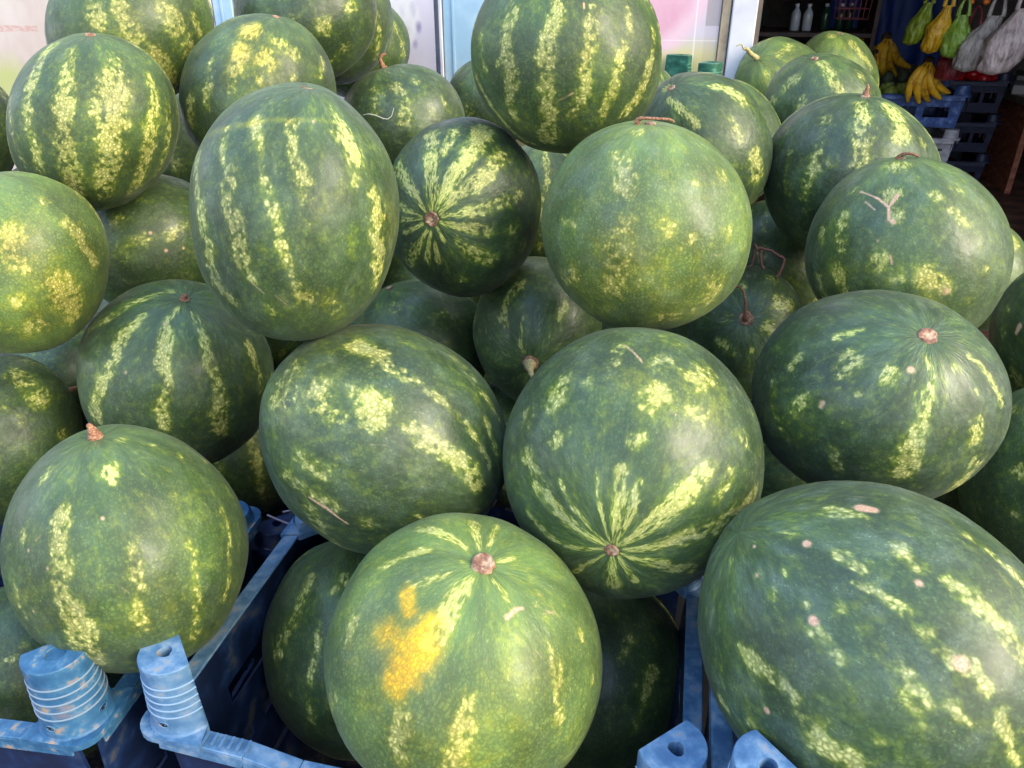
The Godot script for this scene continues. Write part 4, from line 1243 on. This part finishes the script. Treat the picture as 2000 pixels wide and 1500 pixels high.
func build_crates() -> void:
	var shaded_blue := mottled("shaded_blue_plastic", [[0.28, rgb8(13, 28, 60)], [0.5, rgb8(19, 38, 76)], [0.68, rgb8(28, 52, 94)], [0.88, rgb8(74, 78, 88)]], 0.010, 2.2, 0.45, 0.0, 41)  # crate blue darkened in its colour to stand for shade inside and behind
	var sky_blue := mottled("faded_blue_plastic", [[0.25, rgb8(66, 104, 142)], [0.45, rgb8(80, 118, 154)], [0.62, rgb8(96, 130, 164)], [0.76, rgb8(116, 144, 172)], [0.92, rgb8(150, 138, 132)]], 0.012, 5.0, 0.5, 0.0, 42)
	var muddy := mottled("muddy_blue_plastic", [[0.22, rgb8(38, 82, 120)], [0.50, rgb8(48, 96, 134)], [0.66, rgb8(68, 112, 146)], [0.76, rgb8(122, 126, 132)], [0.84, rgb8(160, 136, 118)]], 0.012, 5.0, 0.55, 0.0, 43)
	var deep := mottled("deep_blue_plastic", [[0.25, rgb8(56, 92, 132)], [0.5, rgb8(76, 112, 150)], [0.7, rgb8(106, 138, 168)], [0.88, rgb8(148, 152, 160)]], 0.012, 4.0, 0.5, 0.0, 44)
	# posts of the three front crates stand where their tops show in the photograph
	make_crate("plastic_crate", "blue plastic crate with pale faded corner posts holding the orange-patched watermelon", 0.609, 0.42, 0.335, 0.095, shaded_blue, sky_blue, SIDE_HOLES, Vector3(-0.2255, GROUND, -0.685), 0.0, "blue plastic crates under the watermelons", -1)
	make_crate("plastic_crate", "blue plastic crate with a mud-smeared corner post and a plugged round cap", 0.622, 0.42, 0.335, 0.100, shaded_blue, muddy, SIDE_HOLES, Vector3(-0.898, GROUND, -0.640), 0.05, "blue plastic crates under the watermelons", 1)
	make_crate("plastic_crate", "blue plastic crate under the huge wart-dotted watermelon", 0.622, 0.42, 0.335, 0.100, shaded_blue, deep, SIDE_HOLES, Vector3(0.400, GROUND + 0.059, -0.635), 0.0, "blue plastic crates under the watermelons", -1)
	make_crate("plastic_crate", "blue plastic crate buried behind the one with the pale faded posts", 0.609, 0.42, 0.335, 0.085, shaded_blue, shaded_blue, SIDE_HOLES, Vector3(-0.235, GROUND, -1.112), 0.0, "blue plastic crates under the watermelons", -1)
	make_crate("plastic_crate", "low blue plastic crate buried behind the one with the mud-smeared post", 0.609, 0.42, 0.250, 0.03, shaded_blue, shaded_blue, SIDE_HOLES, Vector3(-0.872, GROUND, -1.085), 0.0, "blue plastic crates under the watermelons", -1, false)
	var green := mottled("green_plastic", [[0.3, rgb8(18, 74, 56)], [0.6, rgb8(36, 104, 80)], [0.8, rgb8(90, 140, 120)]], 0.016, 4.0, 0.5, 0.0, 45)
	for k in 2:
		make_crate("green_crate", ["green plastic crate at the bottom of a pair against the kiosk", "green plastic crate on top of a pair against the kiosk, its corner posts showing"][k], 0.40, 0.265, 0.360, 0.08, green, green, SIDE_HOLES, Vector3(-0.16, GROUND + 0.01 + 0.442 * k, -2.107), 0.395, "green plastic crates", -1, false)

# ---------------------------------------------------------------- the dim shop
func bag(label: String, at: Vector3, size: Vector3, m: Material, sd: int, lean := 0.0) -> void:
	var root := thing("plastic_bag", label, "bag", at, 0.0, "plastic bags hanging in the shop")
	var nz := FastNoiseLite.new()
	nz.seed = sd
	nz.frequency = 1.0
	var st := st_new()
	st.set_smooth_group(1)
	var rings := 16
	var sides := 28
	var pt := func(i: int, k: int) -> Vector3:
		var t := float(i) / rings
		var a := TAU * (k % sides) / sides
		var wide := lerpf(0.30, 1.0, pow(sin(PI * clampf(0.12 + t * 0.80, 0.0, 1.0)), 0.7)) * (1.0 if t > 0.06 else t / 0.06 * 0.8 + 0.2)
		if t > 0.55: wide = lerpf(wide, 0.34, (t - 0.55) / 0.45)
		var fold := 1.0 + 0.34 * nz.get_noise_3d(cos(a) * 1.9, t * 2.6, sin(a) * 1.9) + 0.12 * nz.get_noise_3d(cos(a) * 6.0, t * 3.5, sin(a) * 6.0) + 0.14 * sin(a * 7.0 + sd + 3.0 * t) * t
		return Vector3(cos(a) * size.x * wide * fold + lean * (1.0 - t) * size.y, (t - 1.0) * size.y, sin(a) * size.z * wide * fold)
	for i in rings:
		for k in sides:
			var a: Vector3 = pt.call(i, k)
			var b: Vector3 = pt.call(i, k + 1)
			var c: Vector3 = pt.call(i + 1, k + 1)
			var d: Vector3 = pt.call(i + 1, k)
			quad(st, a, b, c, d, Vector3(a.x + b.x - 2.0 * lean * (1.0 - float(i) / rings) * size.y, 0.0, a.z + b.z))
	obj("body", st, m, root)
	for s in [-1.0, 1.0]:
		st = st_new()
		var pts := []
		for k in 9:
			var t := k / 8.0
			pts.append(Vector3(s * size.x * 0.32 * cos(PI * t * 0.5) , size.y * 0.42 * sin(PI * t * 0.5) - 0.004, s * size.z * 0.2 * (1.0 - t)))
		tube(st, pts, [0.010, 0.009, 0.008, 0.007, 0.006, 0.006, 0.005, 0.005, 0.005], 8)
		obj("handle", st, m, root)

func banana_bunch(label: String, at: Vector3, n: int, turn: float, tip: float, size := 1.0) -> void:
	var root := thing("banana_bunch", label, "bananas", at, turn, "banana bunches in the shop")
	root.rotation.z = tip
	var yel := mottled("banana_skin", [[0.2, rgb8(120, 84, 20)], [0.35, rgb8(206, 150, 24)], [0.7, rgb8(232, 184, 40)]], 0.010, 4.0, 0.5, 0.0, 51)
	var brown := plain("banana_tip", rgb8(62, 44, 22), 0.8)
	for k in n:
		var f := (k - (n - 1) * 0.5) / maxf(1.0, (n - 1) * 0.5)
		var st := st_new()
		var pts := []
		var rad := []
		for i in 13:
			var t := i / 12.0
			var p := Vector3(-0.035 * sin(PI * t * 0.9), -0.185 * t, 0.012 * sin(PI * t)) * size
			pts.append(Basis(Vector3.BACK, 0.30 + f * 0.48) * p + Vector3(f * 0.014, 0.0, 0.016 * (k % 2) - 0.012 * f) * size)
			rad.append(size * (0.007 if i == 0 else (0.009 if i == 1 else 0.0205 * pow(sin(PI * clampf(t * 0.86 + 0.10, 0.0, 1.0)), 0.45))))
		tube(st, pts, rad, 7)
		var b := obj("banana", st, yel, root)
		st = st_new()
		tube(st, [pts[12], pts[12] + (pts[12] - pts[11]).normalized() * 0.008 * size], [0.0055 * size, 0.003 * size], 6)
		obj("tip", st, brown, b)
	var st2 := st_new()
	lump(st2, Vector3(0.0, 0.008, 0) * size, Vector3(0.024, 0.018, 0.018) * size, 0.3, 4, 8, 12)
	obj("crown", st2, brown, root)

func fruit(called: String, label: String, category: String, at: Vector3, r: Vector3, m: Material, sd: int, group: String) -> void:
	var st := st_new()
	lump(st, Vector3.ZERO, r, 0.22, sd, 10, 14)
	var root := thing(called, label, category, at, sd * 1.3, group)
	obj("flesh", st, m, root)
	st = st_new()
	tube(st, [Vector3(0, r.y * 0.9, 0), Vector3(0.003, r.y * 1.15, 0.002)], [0.003, 0.002], 6)
	obj("stalk", st, plain("stalk", rgb8(90, 80, 40), 0.8), root)

func build_shop() -> void:
	var blue := mottled("shop_blue_plastic", [[0.3, rgb8(40, 66, 120)], [0.6, rgb8(62, 92, 150)], [0.8, rgb8(110, 132, 176)]], 0.012, 3.0, 0.5, 0.0, 61)
	var pale := mottled("shop_white_plastic", [[0.3, rgb8(140, 138, 142)], [0.7, rgb8(180, 178, 180)]], 0.012, 3.0, 0.5, 0.0, 62)
	var night := mottled("shop_dark_plastic", [[0.3, rgb8(20, 26, 46)], [0.7, rgb8(34, 42, 68)]], 0.012, 3.0, 0.5, 0.0, 63)
	var slots := [[0.08, 0.30, 0.28, 0.62], [0.34, 0.30, 0.48, 0.62], [0.52, 0.30, 0.66, 0.62], [0.72, 0.30, 0.92, 0.62]]
	var dots := [[0.1, 0.6, 0.14, 0.66], [0.3, 0.6, 0.34, 0.66], [0.5, 0.6, 0.54, 0.66], [0.7, 0.6, 0.74, 0.66], [0.9, 0.6, 0.94, 0.66], [0.2, 0.3, 0.24, 0.36], [0.4, 0.3, 0.44, 0.36], [0.6, 0.3, 0.64, 0.36], [0.8, 0.3, 0.84, 0.36]]
	make_crate("fruit_crate", "slotted blue fruit crate with bananas on it", 0.62, 0.42, 0.155, 0.045, blue, blue, slots, Vector3(0.965, 0.592, -4.41), 0.0, "", -1, false)
	make_crate("white_crate", "white plastic crate with small holes under the blue fruit crate", 0.62, 0.42, 0.165, 0.04, pale, pale, dots, Vector3(0.965, 0.386, -4.41), 0.0, "", -1, false)
	make_crate("dark_crate", "dark plastic crate at the foot of the stack under the bananas", 0.62, 0.42, 0.160, 0.045, night, night, slots, Vector3(0.965, GROUND + 0.011, -4.41), 0.0, "", -1, false)
	for k in 3:
		make_crate("dark_crate", ["dark plastic crate at the bottom of the stack that carries red peppers", "dark plastic crate in the middle of the stack that carries red peppers", "dark plastic crate full of red peppers on top of its stack"][k], 0.36, 0.42, 0.165, 0.04, night, night, slots, Vector3(1.44, GROUND + 0.011 + 0.206 * k, -4.95), 0.0, "stacked dark crates", -1, false)
	# fruit in the blue crate
	var pear := mottled("pear_skin", [[0.3, rgb8(120, 140, 50)], [0.7, rgb8(168, 178, 84)]], 0.02, 6.0, 0.5, 0.0, 64)
	var avo := mottled("avocado_skin", [[0.3, rgb8(44, 58, 40)], [0.7, rgb8(84, 94, 70)]], 0.03, 8.0, 0.6, 0.0, 65)
	var red := mottled("pepper_skin", [[0.3, rgb8(130, 14, 20)], [0.7, rgb8(190, 30, 34)]], 0.012, 5.0, 0.25, 0.0, 66)
	for k in 12:
		fruit("pear", "green pear lying in the blue fruit crate", "pear", Vector3(0.72 + 0.075 * (k % 7), 0.735 + 0.02 * (k / 7), -4.30 - 0.10 * (k / 7)), Vector3(0.034, 0.036, 0.034), pear, k + 3, "green pears in the fruit crate")
	for k in 4:
		fruit("avocado", "dark round avocado lying on the green pears", "avocado", Vector3(0.80 + 0.07 * k, 0.795 + 0.008 * (k % 2), -4.40), Vector3(0.030, 0.036, 0.030), avo, k + 40, "avocados on the pears")
	for k in 10:
		fruit("red_pepper", "glossy red pepper in the top dark crate", "pepper", Vector3(1.31 + 0.065 * (k % 5), 0.755 + 0.012 * (k % 3), -4.82 - 0.11 * (k / 5)), Vector3(0.042, 0.036, 0.034), red, k + 60, "red peppers in the dark crate")
	banana_bunch("ripe banana bunch lying on the front edge of the blue fruit crate", Vector3(1.045, 0.895, -4.15), 5, 0.1, 0.0, 0.95)
	banana_bunch("banana bunch with dark tips standing behind the avocados", Vector3(0.93, 0.965, -4.58), 4, 0.4, 0.1, 1.1)
	banana_bunch("small banana bunch leaning low beside the dark-tipped one", Vector3(0.875, 0.90, -4.50), 3, 0.9, 0.2, 0.8)
	banana_bunch("dim banana bunch behind the pale green watermelon", Vector3(0.845, 0.985, -4.70), 4, 0.2, 0.0, 0.9)
	# hanging bags and their rail
	var st := st_new()
	tube(st, [Vector3(0.55, 1.165, -4.02), Vector3(1.9, 1.165, -3.86)], [0.006, 0.006], 8)
	var rail := thing("hanging_rail", "thin metal rail carrying the plastic bags", "rail", Vector3.ZERO)
	obj("rod", st, plain("rail_metal", rgb8(120, 116, 112), 0.4), rail)
	for x in [1.105, 1.165]:
		st = st_new()
		lump(st, Vector3(x, 1.150, -3.95), Vector3(0.014, 0.012, 0.012), 0.1, 3, 8, 10)
		obj("clip", st, plain("orange_clip", rgb8(230, 120, 40), 0.4), rail)
	var film := func(called: String, c: Color, a: float) -> StandardMaterial3D:
		var m := mottled(called, [[0.2, c.darkened(0.35)], [0.5, c], [0.8, c.lightened(0.25)]], 0.014, 3.0, 0.3, 0.6, 77, 0.5, Vector3(1.6, 0.5, 1.6))
		m.backlight_enabled = true
		m.backlight = c * a
		return m
	bag("olive green plastic bag hanging left of the yellow bag", Vector3(0.955, 1.145, -4.0), Vector3(0.045, 0.17, 0.04), film.call("olive_film", rgb8(122, 142, 26), 0.3), 71, -0.25)
	bag("yellow plastic bag hanging between two green bags", Vector3(1.025, 1.135, -3.96), Vector3(0.044, 0.19, 0.04), film.call("yellow_film", rgb8(222, 168, 24), 0.3), 72, -0.2)
	bag("light green plastic bag with long handles right of the yellow bag", Vector3(1.085, 1.10, -3.94), Vector3(0.056, 0.17, 0.04), film.call("green_film", rgb8(128, 166, 50), 0.3), 73, -0.05)
	bag("dull red plastic bag behind the light green bag", Vector3(1.19, 1.04, -4.12), Vector3(0.07, 0.22, 0.05), film.call("red_film", rgb8(140, 38, 48), 0.3), 74, -0.3)
	bag("pinkish white plastic bag, the biggest on the rail", Vector3(1.27, 1.13, -3.80), Vector3(0.080, 0.25, 0.06), film.call("white_film", rgb8(206, 186, 180), 0.3), 75, -0.25)
	bag("milky clear plastic bag partly behind the pinkish white bag", Vector3(1.20, 1.10, -3.90), Vector3(0.075, 0.22, 0.05), film.call("milky_film", rgb8(176, 168, 160), 0.3), 76, -0.3)
	# table with the scale
	var wood := mottled("table_wood", [[0.3, rgb8(120, 66, 46)], [0.6, rgb8(152, 90, 64)], [0.8, rgb8(170, 110, 80)]], 0.012, 2.0, 0.5, 0.0, 67, 0.5, Vector3(0.3, 2.0, 1.0))
	var t := thing("wooden_table", "reddish brown wooden table with panel legs and a grey top", "table", Vector3(1.74, GROUND + 0.01, -5.3))
	st = st_new()
	box(st, Vector3(-0.04, 0.46, -0.58), Vector3(1.4, 0.50, 0.58), Transform3D(), 0.004)
	obj("table_top", st, mottled("table_top", [[0.3, rgb8(92, 82, 74)], [0.7, rgb8(124, 110, 98)]], 0.012, 2.0, 0.5, 0.0, 68), t)
	for x in [0.0, 0.62, 1.32]:
		st = st_new()
		box(st, Vector3(x, 0, -0.55), Vector3(x + 0.03, 0.459, 0.55), Transform3D(), 0.002)
		obj("leg", st, wood, t)
	var sc := thing("weighing_scale", "grey weighing scale with four green keys on the table", "scale", Vector3(1.83, GROUND + 0.51, -4.98), -0.3)
	st = st_new()
	box(st, Vector3(-0.12, 0.001, -0.16), Vector3(0.16, 0.05, 0.16), Transform3D(), 0.006)
	obj("body", st, plain("scale_grey", rgb8(130, 128, 124), 0.5), sc)
	st = st_new()
	box(st, Vector3(-0.11, 0.052, -0.30), Vector3(0.20, 0.085, -0.02), Transform3D(), 0.005)
	obj("platform", st, plain("scale_platform", rgb8(70, 66, 64), 0.4), sc)
	for k in [[-0.05, 0.03], [0.0, 0.04], [0.045, 0.06], [-0.03, 0.09]]:
		st = st_new()
		box(st, Vector3(k[0] - 0.018, 0.0502, k[1] - 0.014), Vector3(k[0] + 0.018, 0.055, k[1] + 0.014), Transform3D(), 0.003)
		obj("key", st, plain("green_key", rgb8(60, 210, 60), 0.4), sc)
	st = st_new()
	lump(st, Vector3(0.12, 0.012, 0.24), Vector3(0.10, 0.012, 0.07), 0.5, 8, 8, 14)
	tag(obj("paper_sheet", st, plain("tan_paper", rgb8(196, 152, 120), 0.8)), "crumpled tan wrapping paper beside the weighing scale", "paper")
	get_child(get_child_count() - 1).position = Vector3(1.83, GROUND + 0.512, -5.0)
	# shelf with bottles, wire basket, blue sheet
	var sh := thing("shelf_unit", "dark wooden shelf unit with bottles in the shop", "shelf", Vector3(0.22, GROUND + 0.01, -4.75))
	var dw := mottled("dark_wood", [[0.3, rgb8(40, 28, 24)], [0.7, rgb8(72, 50, 40)]], 0.012, 1.5, 0.6, 0.0, 69)
	for y in [0.35, 0.79, 1.25]:
		st = st_new()
		box(st, Vector3(0.0, y, -0.2), Vector3(0.62, y + 0.022, 0.25), Transform3D(), 0.002)
		obj("board", st, dw, sh)
	for x in [-0.025, 0.622]:
		st = st_new()
		box(st, Vector3(x, 0, -0.2), Vector3(x + 0.022, 1.5, 0.24), Transform3D(), 0.002)
		obj("upright", st, dw, sh)
	var clear := plain("bottle_plastic", rgb8(170, 176, 180), 0.15)
	var dim := plain("bottle_dark", rgb8(34, 60, 44), 0.15)
	for k in 6:
		var b := thing("bottle", ["clear bottle with a white cap, first of two on the shelf", "clear bottle with a white cap, second of two on the shelf", "dark green bottle at the shelf end", "dark green bottle beside the clear pair", "dark green bottle at the back of the shelf", "dark green bottle near the upright"][k], "bottle", Vector3([0.48, 0.54, 0.63, 0.71, 0.77, 0.30][k], GROUND + 0.823, [-4.62, -4.62, -4.66, -4.70, -4.80, -4.68][k]), 0.0, "bottles on the shop shelf")
		st = st_new()
		lathe(st, [[0.0, 0.0], [0.022, 0.001], [0.024, 0.006], [0.024, 0.075], [0.022, 0.085], [0.010, 0.105], [0.009, 0.115]], 16)
		obj("body", st, clear if k < 2 else dim, b)
		st = st_new()
		lathe(st, [[0.0105, 0.113], [0.011, 0.114], [0.011, 0.126], [0.0, 0.127]], 14)
		obj("cap", st, plain("cap_white", rgb8(190, 190, 190), 0.4), b)
	fruit("orange", "orange at the end of the dark shelf", "orange", Vector3(0.255, GROUND + 0.855, -4.56), Vector3(0.036, 0.035, 0.036), plain("orange_peel", rgb8(200, 110, 40), 0.5), 5, "")
	var bk := thing("wire_basket", "reddish wire basket hanging above the bottles", "basket", Vector3(0.72, 1.06, -4.45))
	var wire := plain("red_wire", rgb8(130, 70, 74), 0.5)
	for k in 7:
		st = st_new()
		var x := -0.075 + 0.025 * k
		tube(st, [Vector3(x, 0.14, 0.07), Vector3(x * 0.9, 0.0, 0.06), Vector3(x * 0.9, 0.0, -0.06), Vector3(x, 0.14, -0.07)], [0.0018], 5)
		obj("wire", st, wire, bk)
	for k in 4:
		st = st_new()
		var s := 0.9 + 0.033 * k
		var y := 0.045 * k
		tube(st, [Vector3(-0.08 * s, y, 0.066 * s), Vector3(0.08 * s, y, 0.066 * s), Vector3(0.08 * s, y, -0.066 * s), Vector3(-0.08 * s, y, -0.066 * s), Vector3(-0.08 * s, y, 0.066 * s)], [0.0022], 5)
		obj("wire_ring", st, wire, bk)
	st = st_new()
	st.set_smooth_group(1)
	var sheet := func(i: int, k: int) -> Vector3:
		var u := i / 24.0
		var v := k / 16.0
		return Vector3(0.78 + 0.75 * u, 0.75 + 0.75 * v, -5.7 + 0.05 * sin(u * 17.0 + v * 3.0) + 0.03 * sin(u * 41.0 + 5.0 * v))
	for i in 24:
		for k in 16:
			quad(st, sheet.call(i, k), sheet.call(i + 1, k), sheet.call(i + 1, k + 1), sheet.call(i, k + 1), Vector3.BACK)
	tag(obj("blue_sheet", st, plain("blue_cloth", rgb8(22, 50, 112), 0.6)), "dark blue sheet hanging at the back of the shop", "sheet")

# ---------------------------------------------------------------- small things lying about the heap
func build_details() -> void:
	var cable := plain("cable_white", rgb8(176, 164, 176), 0.5)
	var root := thing("tangled_cable", "tangled thin whitish cable in the gap behind the crate rim", "cable")
	for path in [
		[[-0.515, 0.470, -0.90], [-0.535, 0.466, -0.93], [-0.515, 0.492, -0.985], [-0.46, 0.52, -1.02], [-0.40, 0.53, -1.0]],
		[[-0.60, 0.455, -0.93], [-0.56, 0.460, -0.955], [-0.555, 0.480, -0.985], [-0.50, 0.50, -0.99], [-0.42, 0.50, -0.97]],
		[[-0.61, 0.470, -0.90], [-0.565, 0.452, -0.905], [-0.545, 0.455, -0.915], [-0.53, 0.49, -0.945], [-0.47, 0.55, -1.0]],
		[[-0.57, 0.50, -0.99], [-0.53, 0.492, -0.965], [-0.48, 0.476, -0.925], [-0.43, 0.470, -0.90]]]:
		var pts := []
		for i in path.size() - 1:
			for s in 5:
				var g := func(q: int) -> Vector3:
					var e: Array = path[clampi(q, 0, path.size() - 1)]
					return Vector3(e[0], e[1], e[2])
				pts.append(g.call(i).cubic_interpolate(g.call(i + 1), g.call(i - 1), g.call(i + 2), s / 5.0))
		var st := st_new()
		tube(st, pts, [0.0017], 7)
		obj("strand", st, cable, root)
	var vine := thing("dry_vine", "dry brown vine bent over the dark gap behind the tendrilled watermelon", "vine")
	for path in [[[0.134, 0.780, -1.400], [0.138, 0.798, -1.40], [0.141, 0.814, -1.40], [0.160, 0.815, -1.40], [0.177, 0.807, -1.40], [0.190, 0.797, -1.40], [0.189, 0.784, -1.395], [0.178, 0.764, -1.390]], [[0.141, 0.814, -1.40], [0.134, 0.824, -1.40]], [[0.147, 0.812, -1.40], [0.149, 0.800, -1.398], [0.160, 0.776, -1.390]]]:
		var pts := []
		for i in path.size() - 1:
			for s in 4:
				var g := func(q: int) -> Vector3:
					var e: Array = path[clampi(q, 0, path.size() - 1)]
					return Vector3(e[0], e[1], e[2])
				pts.append(g.call(i).cubic_interpolate(g.call(i + 1), g.call(i - 1), g.call(i + 2), s / 4.0) + Vector3(sin(i * 3.0 + s), cos(i * 5.0 + s * 2.0), 0) * 0.0012)
		var st := st_new()
		tube(st, pts, [0.0034, 0.003, 0.0028, 0.003, 0.0026, 0.0024], 7)
		obj("stalk", st, plain("vine_brown", rgb8(104, 70, 62), 0.85), vine)
	var th := thing("plastic_thread", "thin white plastic thread lying across the hooked-stem watermelon", "thread")
	var st3 := st_new()
	tube(st3, [Vector3(-0.656, 0.996, -1.548), Vector3(-0.643, 0.999, -1.545), Vector3(-0.628, 0.997, -1.545), Vector3(-0.612, 0.991, -1.545), Vector3(-0.602, 0.990, -1.545), Vector3(-0.594, 0.996, -1.547), Vector3(-0.589, 1.012, -1.550)], [0.0009, 0.001, 0.001, 0.001, 0.001, 0.0009, 0.0007], 6)
	obj("strand", st3, plain("thread_white", rgb8(210, 206, 196), 0.5), th)
